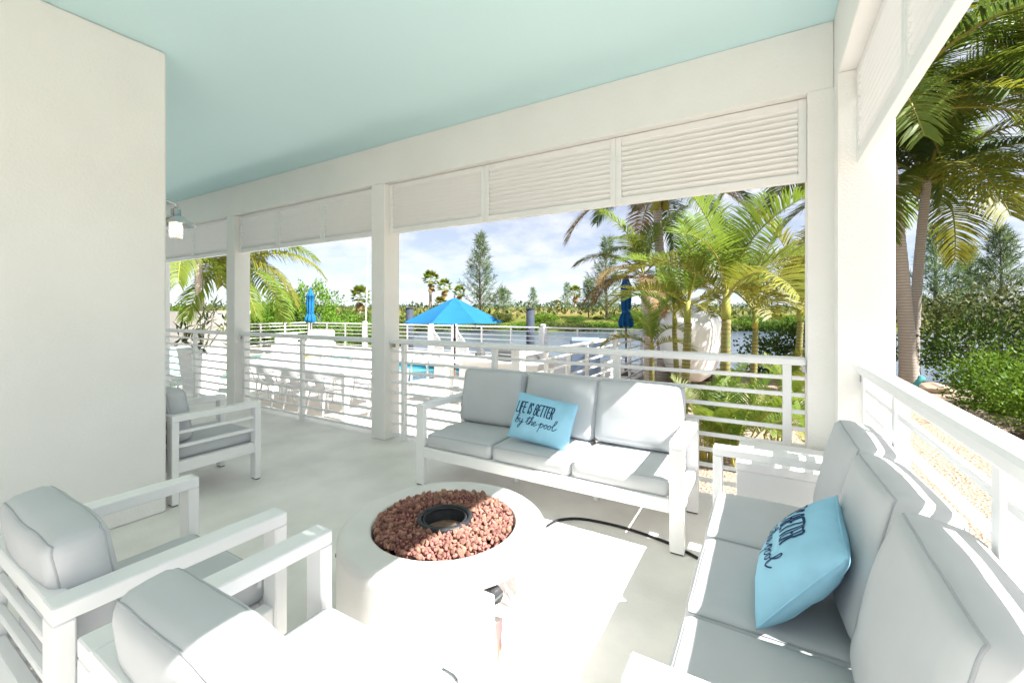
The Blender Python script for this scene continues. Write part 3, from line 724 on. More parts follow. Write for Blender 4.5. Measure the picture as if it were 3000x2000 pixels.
fence('near half of the white fence that runs back from the sofa to the canal', (-3.03, 5.3), (-3.03, yb), [.9, 1.8, 2.7], [0, yb - 5.3])
fence('far half of the white fence running back to the canal beside the boat', (-3.03, yb + .09), (-3.03, 14.5), [1.2, 2.4, 3.6, 4.8], [])
# triangular lattice braces beside the two newel posts
def lattice(label, x):
    t = empty('lattice_panel', (x, FYY - .04, DECK), 0, label, 'lattice', 'lattice panels on the back fence'); W_, H_ = .62, 1.05
    MB().tube([(.02, 0, H_), (W_, 0, .32)], .03, 4).box(0, .05, -.02, .02, .03, H_, .004).box(0, W_ + .02, -.02, .02, .02, .07, .004).box(W_ - .02, W_ + .02, -.02, .02, .07, .34, .004).build('frame', 'white_paint', t)
    k = 0; me = {}
    top = lambda q: H_ - (H_ - .32) * q / W_
    for sg in (1, -1):
        for i in range(-8, 14):
            c0 = i * .095; seg = []
            for s_ in np.linspace(0, W_, 40):
                z = c0 + sg * s_ * 1.0 + (0 if sg > 0 else .3)
                if .05 < z < top(s_): seg.append((s_, z))
            if len(seg) > 2: MB().tube([(seg[0][0], sg * .008, seg[0][1]), (seg[-1][0], sg * .008, seg[-1][1])], .012, 4).build('lattice_slat', 'white_paint', t)
lattice('white triangular lattice panel left of the blue umbrella pole', NX[2] + .1)
lattice('white triangular lattice panel right of the blue umbrella pole', NX[3] + .1)

# ------------------------------------------------------------------ umbrellas
def umb_open(label, loc, rad, ztop, zrim, rz):
    t = empty('open_umbrella', loc, rz, label, 'umbrella'); z0 = loc[2]
    def canopy(r0, r1, za, zb, sag):
        vs = []; fs = []; n = 8; K = 6; J = 8
        for k in range(n):
            base = len(vs)
            for i in range(J + 1):
                s_ = i / J; r = r0 + (r1 - r0) * s_; z = za + (zb - za) * s_ - 0
                for j in range(K + 1):
                    a0, a1 = 2 * math.pi * k / n, 2 * math.pi * (k + 1) / n; q = j / K
                    x = r * ((1 - q) * math.cos(a0) + q * math.cos(a1)); y = r * ((1 - q) * math.sin(a0) + q * math.sin(a1))
                    e = 4 * q * (1 - q); kk = 1 - .05 * e * s_
                    vs.append((x * kk, y * kk, z - sag * e * s_ * .5 - z0 + sag * .25 * math.sin(math.pi * s_)))
            for i in range(J):
                for j in range(K): p_ = base + i * (K + 1) + j; fs.append((p_, p_ + K + 1, p_ + K + 2, p_ + 1))
        nv = len(vs); vs += [(x, y, z - .006) for x, y, z in vs]; fs += [tuple(q + nv for q in f)[::-1] for f in fs]
        return MB().add(vs, fs)
    canopy(.30, rad, ztop - .13 * (ztop - zrim) / .6, zrim, .05).build('canopy', 'blue_canvas', t, True)
    canopy(.02, .42, ztop, ztop - .17 * (ztop - zrim) / .6, .02).build('vent_cap', 'blue_canvas', t, True)
    MB().tube([(0, 0, .02), (0, 0, ztop - z0 + .02)], .024, 10).build('pole', 'bronze', t, True)
    MB().lathe([(.02, ztop - z0), (.03, ztop - z0 + .03), (.012, ztop - z0 + .07), (.001, ztop - z0 + .08)], 10).build('finial', 'bronze', t, True)
    MB().lathe([(.26, 0), (.26, .05), (.05, .07), (.04, .25)], 20).build('base', 'bronze', t, True)
    for k in range(8):
        a = 2 * math.pi * k / 8; c, s_ = math.cos(a), math.sin(a)
        MB().tube([(.03 * c, .03 * s_, ztop - z0 - .06), (rad * .98 * c, rad * .98 * s_, zrim - z0 - .015)], .009, 5).build('rib', 'bronze', t)
        MB().tube([(.03 * c, .03 * s_, zrim - z0 - .05), (rad * .5 * c, rad * .5 * s_, (ztop + zrim) / 2 - z0 - .05)], .007, 5).build('strut', 'bronze', t)
    MB().tube([(0, 0, zrim - z0 - .55), (0, 0, zrim - z0 - .45)], .04, 8).tube([(0, -.04, zrim - z0 - .5), (.06, -.07, zrim - z0 - .5), (.06, -.07, zrim - z0 - .6)], .009, 6).build('crank', 'bronze', t)
    MB().tube([(rad * .97 * math.cos(5.5), rad * .97 * math.sin(5.5), zrim - z0 - .01), (rad * .98 * math.cos(5.5), rad * .98 * math.sin(5.5), zrim - z0 - .13)], .01, 5).build('tie_strap', 'blue_dark', t)
umb_open('open bright blue market umbrella standing beside the pool', (-7.27, 9.25, DECK), 1.38, 1.735, 1.09, .26)
def umb_closed(label, loc, ztop, zbot, rmax, m):
    t = empty('closed_umbrella', loc, 0, label, 'umbrella'); z0 = loc[2]; H_ = ztop - zbot
    prof = [(0, .02), (.06, .25), (.20, .60), (.245, .78), (.25, .68), (.45, .70), (.66, .62), (.72, .50), (.80, .78), (.90, 1.0), (.985, .95), (1, .80)]
    n = 64; vs = []; fs = []
    for i, (s_, r) in enumerate(prof):
        for k in range(n):
            a = 2 * math.pi * k / n; f = 1 + .22 * math.cos(8 * a + s_ * 1.2) * min(1, s_ * 3 + .2)
            vs.append((rmax * r * f * math.cos(a), rmax * r * f * math.sin(a), ztop - z0 - s_ * H_ + (.03 * math.cos(8 * a) if i == len(prof) - 1 else 0)))
    for i in range(len(prof) - 1):
        for k in range(n): fs.append((i * n + k, (i + 1) * n + k, (i + 1) * n + (k + 1) % n, i * n + (k + 1) % n))
    MB().add(vs, fs).build('canopy', m, t, True)
    MB().tube([(0, 0, .02), (0, 0, ztop - z0 - .03)], .024, 10).build('pole', 'bronze', t, True)
    MB().lathe([(.022, ztop - z0 - .04), (.03, ztop - z0), (.01, ztop - z0 + .05), (.001, ztop - z0 + .06)], 10).build('finial', m, t, True)
    MB().lathe([(rmax * .60, 0), (rmax * .63, .03), (rmax * .60, .06)], 24, (0, 0, ztop - z0 - .72 * H_ - .03), cap=False).build('tie_strap', 'blue_dark', t, True)
    MB().lathe([(.26, 0), (.26, .05), (.05, .07), (.04, .25)], 20).build('base', 'bronze', t, True)
q = at(909, 843, 18.5); umb_closed('closed light blue umbrella behind the white lounge chairs on the left', (q.x, q.y, DECK), q.z, at(909, 944, 18.5).z, .20, 'blue_canvas')
q = at(1834, 800, 12.2); umb_closed('closed dark blue umbrella beside the palms on the right', (q.x, q.y, DECK), q.z, at(1834, 957, 12.2).z, .19, 'blue_dark')

# ------------------------------------------------------------------ pool-side furniture
tb = empty('dining_table', (-7.55, 5.15, DECK), 0, 'long white dining table seen through the middle railing', 'table')
MB().box(-1.65, 1.65, -.5, .5, .745, .79, .006).build('table_top', 'white_plastic', tb)
MB().box(-1.58, 1.58, -.44, -.415, .66, .744, .004).box(-1.58, 1.58, .415, .44, .66, .744, .004).box(-1.58, -1.555, -.415, .415, .66, .744, .004).box(1.555, 1.58, -.415, .415, .66, .744, .004).build('apron', 'white_plastic', tb)
for sx in (-1, 1):
    for sy in (-1, 1): MB().box(sx * 1.6 - .045, sx * 1.6 + .045, sy * .45 - .045, sy * .45 + .045, .001, .744, .005).build('leg', 'white_plastic', tb)
def shell_chair(label, loc, rz, grp):
    t = empty('dining_chair', loc, rz, label, 'chair', grp)
    vs = []; fs = []; n, m_ = 12, 10
    for i in range(n + 1):
        s_ = i / n                                     # 0 front edge .. 1 top of back
        if s_ < .5: y = -.23 + s_ * 2 * .42; z = .44 - .02 * math.sin(s_ * 2 * math.pi)
        else: k = (s_ - .5) * 2; y = .19 + .09 * math.sin(k * 1.4) + .03 * k; z = .44 + .38 * k ** 1.15
        for j in range(m_ + 1):
            u = -1 + 2 * j / m_; wd = .24 - .05 * max(0, s_ - .7) * 2
            vs.append((u * wd, y - (.05 * u * u * (1 if s_ > .5 else 0)), z + .05 * u * u * (1 if .1 < s_ < .6 else .2)))
    for i in range(n):
        for j in range(m_):
            if i in (8, 9) and j in (3, 4, 5, 6): continue      # hand hole in the back
            p_ = i * (m_ + 1) + j; fs.append((p_, p_ + 1, p_ + m_ + 2, p_ + m_ + 1))
    nv = len(vs); vs += [(x, y + .008, z - .012) for x, y, z in vs]; fs += [tuple(q_ + nv for q_ in f)[::-1] for f in fs]
    MB().add(vs, fs).build('seat_shell', 'white_plastic', t, True)
    for sx in (-1, 1):
        for (ya, yb_) in ((-.18, -.23), (.15, .22)): MB().tube([(sx * .19, ya, .44), (sx * .23, yb_, .001)], [.019, .014], 8).build('leg', 'white_plastic', t, True)
    for sx in (-1, 1): MB().tube([(sx * .23, -.16, .44), (sx * .26, -.12, .62), (sx * .25, .05, .655), (sx * .22, .23, .66)], .014, 8).build('arm', 'white_plastic', t, True)
for i, x in enumerate((-8.75, -7.95, -7.15, -6.5)):
    shell_chair('white plastic chair on the near side of the long table, %s from the left column' % ('first', 'second', 'third', 'fourth')[i], (x, 4.72, DECK), R(180), 'white chairs round the dining table')
for i, x in enumerate((-8.6, -7.6, -6.6)):
    shell_chair('white plastic chair on the far side of the long table, %s' % ('towards the left column', 'middle one', 'towards the middle column')[i], (x, 5.75, DECK), 0, 'white chairs round the dining table')
shell_chair('white plastic chair at the right end of the long table', (-5.5, 5.2, DECK), R(-90), 'white chairs round the dining table')
def lounge(name, label, loc, rz, m, w_=.8, hb=.8, cush=None, grp=None):
    t = empty(name, loc, rz, label, 'lounge chair', grp); c = cush or m
    for sx in (-1, 1): MB().box(sx * w_ / 2 - .05, sx * w_ / 2 + .05, -.4, .4, .12, .58, .04).build('arm', m, t)
    MB().box(-w_ / 2 + .05, w_ / 2 - .05, -.38, .38, .14, .28, .03).build('base', m, t)
    MB().box(-w_ / 2 + .055, w_ / 2 - .055, -.4, .25, .285, .43, .045).build('seat_cushion', c, t)
    MB().box(-w_ / 2 + .055, w_ / 2 - .055, -.09, .09, 0, hb - .3, .05, Matrix.Translation((0, .33, .34)) @ Matrix.Rotation(R(-12), 4, 'X')).build('back_cushion', c, t)
    for sx in (-1, 1):
        for sy in (-1, 1): MB().box(sx * (w_ / 2 - .06) - .03, sx * (w_ / 2 - .06) + .03, sy * .32 - .03, sy * .32 + .03, .001, .139, .004).build('leg', m, t)
q = at(920, 1040, 17.0); lounge('lounge_chair', 'wide white lounge chair in front of the closed light blue umbrella', (q.x, q.y, DECK), R(20), 'white_paint', 1.25, 1.0)
q = at(840, 1040, 15.5); lounge('lounge_chair', 'small white lounge chair left of the wide white one', (q.x, q.y, DECK), R(60), 'white_paint', .85, .95)
q = at(1715, 1100, 9.8); lounge('lounge_chair', 'blue grey cushioned lounge chair behind the white fence', (q.x, q.y, DECK), R(200), 'white_paint', .75, 1.2, 'greyblue')
q = at(1465, 1100, 9.6); lounge('lounge_chair', 'dark wicker chair beside the outdoor kitchen', (q.x, q.y, DECK), R(120), 'wicker', .7, .9)
def sling(label, loc, rz):
    t = empty('sun_lounger', loc, rz, label, 'sun lounger', 'mint sun loungers')
    for sx in (-1, 1): MB().tube([(sx * .32, -.9, .3), (sx * .32, .3, .32)], .02, 8).tube([(sx * .32, .25, .32), (sx * .32, .85, .85)], .02, 8).build('side_rail', 'white_paint', t, True)
    for sx in (-1, 1):
        for y in (-.75, .2): MB().tube([(sx * .32, y, .3), (sx * .34, y, .001)], .02, 8).build('leg', 'white_paint', t, True)
    MB().box(-.3, .3, -.88, .26, .305, .318, .003).build('seat_sling', 'mint', t)
    MB().box(-.3, .3, -.006, .006, 0, .76, .003, Matrix.Translation((0, .27, .33)) @ Matrix.Rotation(R(-48), 4, 'X')).build('back_sling', 'mint', t)
q = at(645, 1130, 9.6); sling('mint sun lounger between the white planter and the left column', (q.x, q.y, DECK), R(-70))
q = at(508, 1100, 10.8); sling('mint sun lounger half hidden to the left of the white planter', (q.x, q.y, DECK), R(70))
q = at(1010, 1046, 13.4)
for (px, m, lb) in ((905, 'orange', 'folded orange towel on the deck beyond the dining table'), (880, 'teal', 'folded light teal towel beside the orange one'), (1003, 'teal', 'dark teal towel on the deck near the middle column')):
    q = at(px, 1046, 16.3); t = empty('folded_towel', (q.x, q.y, DECK), R(30), lb, 'towel')
    MB().box(-.28, .28, -.2, .2, .0, .05, .02).box(-.27, .27, -.19, .2, .052, .1, .02).build('folds', m, t)
# outdoor kitchen with grill
kt = empty('outdoor_kitchen', (-4.25, 6.95, DECK), 0, 'white outdoor kitchen counter behind the long sofa', 'counter')
MB().box(-.85, .85, -.33, .33, .001, .84, .01).build('cabinet', 'concrete', kt)
MB().box(-.9, .9, -.38, .38, .842, .885, .008).build('worktop', 'white_paint', kt)
for x in (-.55, 0, .55): MB().box(x - .24, x + .24, -.352, -.333, .1, .74, .006).build('door', 'white_paint', kt)
gr = empty('grill', (-4.02, 6.95, DECK + .887), 0, 'dark grey barbecue grill on the outdoor counter', 'grill')
hv = []; 
for x in (-.33, .33):
    for k in range(9): a = math.pi * k / 8; hv.append((x, -.24 * math.cos(a), .08 + .2 * math.sin(a) ** .8))
hf = [(i, i + 1, 9 + i + 1, 9 + i) for i in range(8)] + [tuple(range(9)), tuple(range(9, 18))[::-1]]
MB().add(hv, hf).build('hood', 'grill', gr)
MB().box(-.36, .36, -.27, .27, 0, .078, .01).build('firebox', 'grill', gr)
MB().tube([(-.25, -.24, .13), (-.25, -.29, .13), (.25, -.29, .13), (.25, -.24, .13)], .012, 8).build('handle', 'steel', gr, True)
wc = empty('pillar', (-5.45, 6.6, DECK), 0, 'short white square pillar beside the outdoor kitchen', 'pillar')
MB().box(-.14, .14, -.14, .14, .001, .78, .01).build('shaft', 'stucco', wc); MB().box(-.18, .18, -.18, .18, .782, .84, .01).build('cap', 'stucco', wc)
# pool handrail
pr = empty('pool_handrail', (-7.2, 7.45, DECK), 0, 'curved steel pool handrail at the near edge of the pool', 'handrail')
q = fl(1250, 1132, DECK); pr.location = q
for sx in (-.25, .25): MB().tube([(sx, -.25, .0), (sx, -.25, .55), (sx, -.18, .72), (sx, 0, .78), (sx, .18, .70), (sx, .3, .4), (sx, .34, -.25)], .022, 10).build('rail', 'steel', pr, True)
# tall white planter
pn = empty('planter', (-10.3, 4.5, DECK), 0, 'tall tapered white planter with a spiky green plant, left of the columns', 'planter')
def frus(b0, b1, z0, z1): return MB().add([(-b0, -b0, z0), (b0, -b0, z0), (b0, b0, z0), (-b0, b0, z0), (-b1, -b1, z1), (b1, -b1, z1), (b1, b1, z1), (-b1, b1, z1)], [(3, 2, 1, 0), (4, 5, 6, 7), (0, 1, 5, 4), (1, 2, 6, 5), (2, 3, 7, 6), (3, 0, 4, 7)])
frus(.22, .31, .001, .98).build('pot', 'white_plastic', pn)
MB().box(-.325, .325, -.325, .325, .982, 1.03, .01).build('rim', 'white_plastic', pn)
def kite(P, D, Nn, l, w_):
    """leaf kites: base P, direction D, normal Nn, length l, width w (all arrays)"""
    Sd = np.cross(D, Nn); Sd /= np.linalg.norm(Sd, axis=1, keepdims=True) + 1e-9
    l = l[:, None]; w_ = w_[:, None]
    V_ = np.stack([P, P + D * l * .45 + Sd * w_ / 2, P + D * l, P + D * l * .45 - Sd * w_ / 2], 1)
    return V_.reshape(-1, 3), np.arange(len(P) * 4).reshape(-1, 4)
def unit(a): return a / (np.linalg.norm(a, axis=1, keepdims=True) + 1e-9)
def spiky(seed, stems, m, parent, n=34, ll=.42):
    g_ = np.random.default_rng(seed); Vs = []; tb_ = MB()
    for (x, y, h, dx, dy) in stems:
        tb_.tube([(x, y, 1.0), (x + dx * .5, y + dy * .5, 1 + h * .5), (x + dx, y + dy, 1 + h)], .014, 6)
        P = np.tile([[x + dx, y + dy, 1 + h]], (n, 1)) + g_.normal(0, .05, (n, 3)) * [1, 1, 2.2]
        a = g_.uniform(0, 2 * np.pi, n); e = g_.uniform(-.7, 1.3, n); D = np.stack([np.cos(a) * np.cos(e), np.sin(a) * np.cos(e), np.sin(e)], 1)
        V_, _ = kite(P, D, unit(np.array([[0, 0, 1.]]) + g_.normal(0, .2, (n, 3))), g_.uniform(.6, 1.2, n) * ll, np.full(n, .05)); Vs.append(V_)
    V_ = np.concatenate(Vs); link('leaves', np_mesh('leaves', V_, np.arange(len(V_)).reshape(-1, 4), m), parent); tb_.build('stem', 'bark', parent, True)
spiky(5, [(0, 0, .55, .1, 0), (.1, .05, .85, .18, .1), (-.1, 0, .35, -.25, 0), (0, -.1, .25, .05, -.25), (.05, .1, .45, .2, .2), (-.05, .05, .6, -.1, .1), (.1, -.1, .15, .3, -.1)], 'leaf_olive', pn, 26, .30)
# boundary wall at far left
bw = empty('boundary_wall', (-20, 8.2, -.47), 0, 'long plain white boundary wall behind the planter', 'wall')
MB().box(-14, 4.4, -.1, .1, 0, 1.78, .01).build('wall_face', 'stucco', bw); MB().box(-14, 4.45, -.14, .14, 1.782, 1.85, .01).build('coping', 'white_paint', bw)

# ------------------------------------------------------------------ canal: pilings, boat, mast
for (px, d, ytop, lb) in ((1554, 19.5, 906, 'dark blue grey mooring pile right of the open blue umbrella'), (1200, 22, 904, 'blue grey mooring pile left of the open blue umbrella'), (932, 25, 912, 'blue grey mooring pile beside the closed light blue umbrella')):
    q = at(px, ytop, d); t = empty('mooring_pile', (q.x, q.y, -2.3), 0, lb, 'pile', 'mooring piles in the canal')
    MB().tube([(0, 0, 0), (0, 0, (q.z + 2.3) * .5), (0, 0, q.z + 2.3)], .19, 14).build('shaft', 'piling', t, True); MB().lathe([(.21, 0), (.21, .03), (.02, .10), (.001, .1)], 14, (0, 0, q.z + 2.301)).build('cap', 'black_metal', t)
bo = empty('boat', (-1.45, 9.75, -.47), R(6), 'white boat hull seen bow on behind the small palms', 'boat')
secs = []; n = 14; K = 24
for i in range(n + 1):
    s_ = i / n; b_ = .80 * (math.sin(min(1, s_ * 1.6 + .02) * math.pi / 2)) ** .62; zk = .12 + .55 * (1 - min(1, s_ * 2.2)) ** 2; zs = 1.28 + .12 * (1 - s_); cr_ = .62 * min(1, s_ * 2.6 + .12) ** .6
    row = []
    for k in range(K):
        a = 2 * math.pi * k / K - math.pi / 2; c, sn_ = math.cos(a), math.sin(a)
        if sn_ < 0: x = b_ * (abs(c) ** .75) * (1 if c > 0 else -1); z = zs + (zs - zk) * sn_
        else: x = b_ * (abs(c) ** .8) * (1 if c > 0 else -1); z = zs + cr_ * sn_
        row.append((x, s_ * 3.6, z))
    secs.append(row)
vs = [p_ for r_ in secs for p_ in r_]; fs = [(i * K + k, i * K + (k + 1) % K, (i + 1) * K + (k + 1) % K, (i + 1) * K + k)[::-1] for i in range(n) for k in range(K)] + [tuple(range(K)), tuple(range(n * K, n * K + K))[::-1]]
MB().add(vs, fs).build('hull', 'gelcoat', bo, True)
MB().tube([(secs[i][0][0], secs[i][0][1], secs[i][0][2]) for i in range(0, n + 1)], .025, 6).build('keel_strip', 'gelcoat', bo, True)
for y in (1.0, 2.8): MB().box(-.5, .5, y - .1, y + .1, 0.0, .14, .01).build('cradle_block', 'timber', bo)
tag(MB().tube([at(1905, 1050, 8.6), at(1960, 1064, 8.6), at(2010, 1078, 8.6), at(2085, 1092, 8.6)], .01, 6).build('mooring_rope', 'rope', None, True), 'thin grey mooring line strung in front of the white boat', 'rope')
q0, q1 = at(1070, 985, 30), at(1085, 540, 30)
ms = empty('boat_mast', (q0.x, q0.y, q0.z - 3), 0, 'thin pale mast rising beside the middle column', 'mast')
MB().tube([Vector((0, 0, 0)), q0 - Vector(ms.location), q1 - Vector(ms.location)], [.06, .045, .03], 8).build('pole', 'white_paint', ms, True)

# ------------------------------------------------------------------ vegetation kit
def frond_mesh(name, m, L, nl, e0, droop, leafL, leafW, sag, seed, vee=.35, start=.14, fwd=.55, twist=0):
    g_ = np.random.default_rng(seed); K = 24
    t = np.linspace(0, 1, K + 1); e = e0 - droop * t ** 1.35
    dx, dz = np.cos(e), np.sin(e); side = .12 * L * g_.uniform(-1, 1)
    X = np.concatenate([[0], np.cumsum((dx[:-1] + dx[1:]) / 2)]) * L / K; Z = np.concatenate([[0], np.cumsum((dz[:-1] + dz[1:]) / 2)]) * L / K; Yc = side * t ** 2
    # rachis, flattened tube
    rr_ = np.linspace(.024, .004, K + 1) * (L / 3.5) ** .5; V_ = []; Q_ = []
    for i in range(K + 1):
        Tn = np.array([dx[i], 0, dz[i]]); Nn = np.array([-dz[i], 0, dx[i]])
        for k in range(4):
            a = math.pi / 4 + math.pi / 2 * k; V_.append(np.array([X[i], Yc[i], Z[i]]) + rr_[i] * (math.cos(a) * np.array([0, 1, 0]) + .7 * math.sin(a) * Nn))
    for i in range(K):
        for k in range(4): Q_.append((i * 4 + k, i * 4 + (k + 1) % 4, i * 4 + 4 + (k + 1) % 4, i * 4 + 4 + k))
    nq = len(Q_); base = len(V_)
    tt = np.repeat(np.linspace(start, .99, nl), 2) + g_.normal(0, .004, nl * 2); sg = np.tile([1, -1], nl); tt = np.clip(tt, start * .9, 1)
    P = np.stack([np.interp(tt, t, X), np.interp(tt, t, Yc), np.interp(tt, t, Z)], 1); ee = np.interp(tt, t, e)
    Tn = np.stack([np.cos(ee), 0 * ee, np.sin(ee)], 1); Nn = np.stack([-np.sin(ee), 0 * ee, np.cos(ee)], 1); Sd = np.stack([0 * ee, sg, 0 * ee], 1)
    f = fwd + .5 * tt ** 3 + g_.normal(0, .06, len(tt)); v = vee + g_.normal(0, .09, len(tt))
    D1 = unit(Sd + Tn * f[:, None] + Nn * v[:, None])
    prof = np.interp(tt, [0, start, .3, .6, .85, 1], [.3, .45, .95, 1, .7, .35]) * g_.uniform(.88, 1.08, len(tt))
    l = leafL * prof; l = l[:, None]
    dn = np.array([[0, 0, -1.]]); sgn = sag * g_.uniform(.7, 1.3, (len(tt), 1))
    D2 = unit(D1 + dn * sgn); D3 = unit(D1 + dn * sgn * 2.1)
    Wd = unit(Tn - D1 * np.sum(Tn * D1, 1, keepdims=True)); w_ = leafW
    p1 = P + D1 * l * .3; p2 = p1 + D2 * l * .35; p3 = p2 + D3 * l * .35
    LV = np.stack([P - Wd * w_ * .3, P + Wd * w_ * .3, p1 - Wd * w_ * .5, p1 + Wd * w_ * .5, p2 - Wd * w_ * .36, p2 + Wd * w_ * .36, p3 - Wd * w_ * .06, p3 + Wd * w_ * .06], 1).reshape(-1, 3)
    k = base + np.arange(len(tt))[:, None] * 8
    LQ = np.concatenate([k + np.array([[0, 1, 3, 2]]), k + np.array([[2, 3, 5, 4]]), k + np.array([[4, 5, 7, 6]])])
    me = np_mesh(name, np.concatenate([np.array(V_), LV]), np.concatenate([np.array(Q_), LQ]), m)
    me.materials.append(MATS['rachis']); mi = np.zeros(len(me.polygons), np.int32); mi[:nq] = 1; me.polygons.foreach_set('material_index', mi); return me
def fr_set(m, L, nl, leafL, leafW, els, seed, sag=.55, vee=.3, droop=None, fwd=.55):
    return [frond_mesh('frond', m, L * (1 - .06 * (i % 2)), nl, R(e), R(d if droop is None else droop), leafL, leafW, sag, seed + i, vee, fwd=fwd) for i, (e, d) in enumerate(els)]
ELS = [(78, 62), (62, 88), (46, 92), (28, 88), (8, 78), (-18, 58), (-42, 36)]
COCO = {k: fr_set(k, 1, 58, .26, .014, ELS, 10 + j * 10) for j, k in enumerate(('frond', 'frond_dark', 'frond_yellow', 'frond_dry'))}
COCO_N = {k: fr_set(k, 1, 92, .25, .0098, ELS, 60 + j * 10, sag=.32, fwd=.72) for j, k in enumerate(('frond', 'frond_dark', 'frond_yellow', 'frond_dry'))}
AREC = {k: fr_set(k, 1, 46, .29, .0155, [(84, 42), (73, 58), (62, 74), (50, 84), (34, 84)], 130 + j * 10, sag=.18, vee=.62) for j, k in enumerate(('frond_lime', 'frond', 'frond_yellow'))}
def trunk(parent, h, r0, r1, lean, m, rings, name='trunk', bulge=0, curve=0):
    n = max(12, int(rings * 2)); pts = []; rd = []
    for i in range(n + 1):
        s_ = i / n; pts.append((lean[0] * s_ ** (1 + curve), lean[1] * s_ ** (1 + curve), h * s_)); r = r0 + (r1 - r0) * s_ + bulge * math.exp(-s_ * 9)
        rd.append(r * (1.035 if i % 2 else .985))
    MB().tube(pts, rd, 12).build(name, m, parent, True); return Vector(pts[-1])
def palm(name, label, base, top, L, nf, mixm, seed, r0=.16, r1=.11, kit=COCO, nuts=True, grp=None, m='trunk_coco', emin=0, cat='palm tree', azs=None):
    t = empty(name, base, 0, label, cat, grp); rn = random.Random(seed); top = Vector(top) - Vector(base)
    trunk(t, top.z, r0, r1, (top.x, top.y), m, max(8, int(top.z * 5)), bulge=.06, curve=.4)
    a0 = rn.uniform(0, 6.28)
    for i in range(nf):
        s_ = i / max(1, nf - 1); kinds = kit[mixm[min(len(mixm) - 1, int(s_ * len(mixm)))]]
        k = min(4 if kit is COCO_N else 5, int((emin + s_ * (1 - emin)) * 5.6)); az = a0 + i * 2.39996 + rn.uniform(-.2, .2)
        if azs: az = R(azs[i % len(azs)]) + rn.uniform(-.12, .12)
        sc = L * rn.uniform(.88, 1.1)
        o = link('frond', kinds[k], t, (top.x, top.y, top.z - .25 * s_ * min(1, r1 * 6)), (rn.uniform(-.12, .12), rn.uniform(-.08, .08), az), (sc,) * 3)
    if nuts:
        for i in range(6):
            a = rn.uniform(0, 6.28); q_ = top + Vector((.22 * math.cos(a), .22 * math.sin(a), -.25 - rn.uniform(0, .2)))
            MB().lathe([(.001, -.13), (.07, -.10), (.105, 0), (.07, .10), (.001, .14)], 10, q_, cap=False).build('coconut', 'coconut', t, True)
    return t
def shrub(name, label, loc, lumps, nl, ls, m, seed, stems=6, grp=None, cat='shrub', lw=.55, shell=.55, kind=None, up=.5, child=True):
    g_ = np.random.default_rng(seed); Vs = []; wt = np.array([l[3] * l[4] * l[5] for l in lumps]) ** .67; wt = wt / wt.sum()
    for l, w_ in zip(lumps, wt):
        n = int(nl * w_); u = unit(g_.normal(size=(n, 3))); rad = (shell + (1 - shell) * g_.random((n, 1)) ** .5) * (1 + .22 * np.sin(u[:, :1] * 7 + u[:, 1:2] * 9 + u[:, 2:] * 6 + seed) + .12 * g_.normal(size=(n, 1)))
        c = np.array(l[:3]); P = c + u * rad * np.array(l[3:]); P[:, 2] = np.maximum(P[:, 2], .03)
        D = unit(u * .7 + g_.normal(0, .6, (n, 3)) + np.array([[0, 0, .35]])); Nn = unit(u * .5 + np.array([[0, 0, up]]) + g_.normal(0, .55, (n, 3)))
        V_, _ = kite(P, D, Nn, ls * g_.uniform(.6, 1.3, n), ls * lw * g_.uniform(.7, 1.2, n)); Vs.append(V_)
    V_ = np.concatenate(Vs); me = np_mesh('foliage', V_, np.arange(len(V_)).reshape(-1, 4), m)
    if kind == 'stuff':
        o = link(name, me, None, loc); return tag(o, label, cat, grp, 'stuff')
    t = empty(name, loc, 0, label, cat, grp); link('foliage', me, t)
    rn = random.Random(seed); sm = MB()
    for i in range(stems):
        l = rn.choice(lumps); x, y = l[0] * .4 + rn.uniform(-.15, .15), l[1] * .4 + rn.uniform(-.15, .15); e_ = Vector((l[0] + rn.uniform(-.5, .5) * l[3], l[1] + rn.uniform(-.5, .5) * l[4], l[2] + l[5] * .4))
        b0 = Vector((x, y, 0)); mid = b0.lerp(e_, .5) + Vector((rn.uniform(-.1, .1), rn.uniform(-.1, .1), 0)) * l[3]
        k = .02 * max(.6, l[5]); sm.tube([b0, mid, e_], [k * 1.6, k, k * .4], 6)
    sm.build('stem', 'bark', t, True); return t
def casuarina(label, loc, h, r, seed, nb=80, nn=70, nl=.55, nw=.05, grp='casuarina pines', lo=.06):
    g_ = np.random.default_rng(seed); t = empty('casuarina_pine', loc, 0, label, 'pine tree', grp); tk = MB()
    tk.tube([(0, 0, -.3), (.02 * h * g_.uniform(-1, 1), .02 * h * g_.uniform(-1, 1), h * .5), (0, 0, h * .97)], [.018 * h, .011 * h, .002 * h], 7)
    Vs = []
    for i in range(nb):
        s_ = lo + (1 - lo) * (i / nb) ** .9; z = s_ * h * .97; a = i * 2.4 + g_.uniform(-.4, .4); Lb = r * (1 - s_) ** 1.05 * g_.uniform(.6, 1.25) + .03 * h; up = g_.uniform(.25, .75) + s_ * .5
        d = np.array([math.cos(a), math.sin(a), up]); d /= np.linalg.norm(d); n = int(nn * (.35 + .65 * Lb / r)); q_ = g_.random((n, 1)) ** .7
        P = np.array([[0, 0, z]]) + d * q_ * Lb + np.array([[0, 0, 1]]) * .12 * Lb * q_ ** 2
        tk.tube([(0, 0, z), tuple(np.array([0, 0, z]) + d * Lb * .9)], [.004 * h * (1.2 - s_), .001 * h], 4, cap=False)
        D = unit(d * .9 + g_.normal(0, .55, (n, 3)) + np.array([[0, 0, -.1]])); Vs.append(kite(P, D, unit(g_.normal(size=(n, 3))), nl * g_.uniform(.5, 1.3, n), np.full(n, nw))[0])
    V_ = np.concatenate(Vs); link('crown', np_mesh('crown', V_, np.arange(len(V_)).reshape(-1, 4), 'needle'), t); tk.build('trunk', 'bark', t, True)
    return t
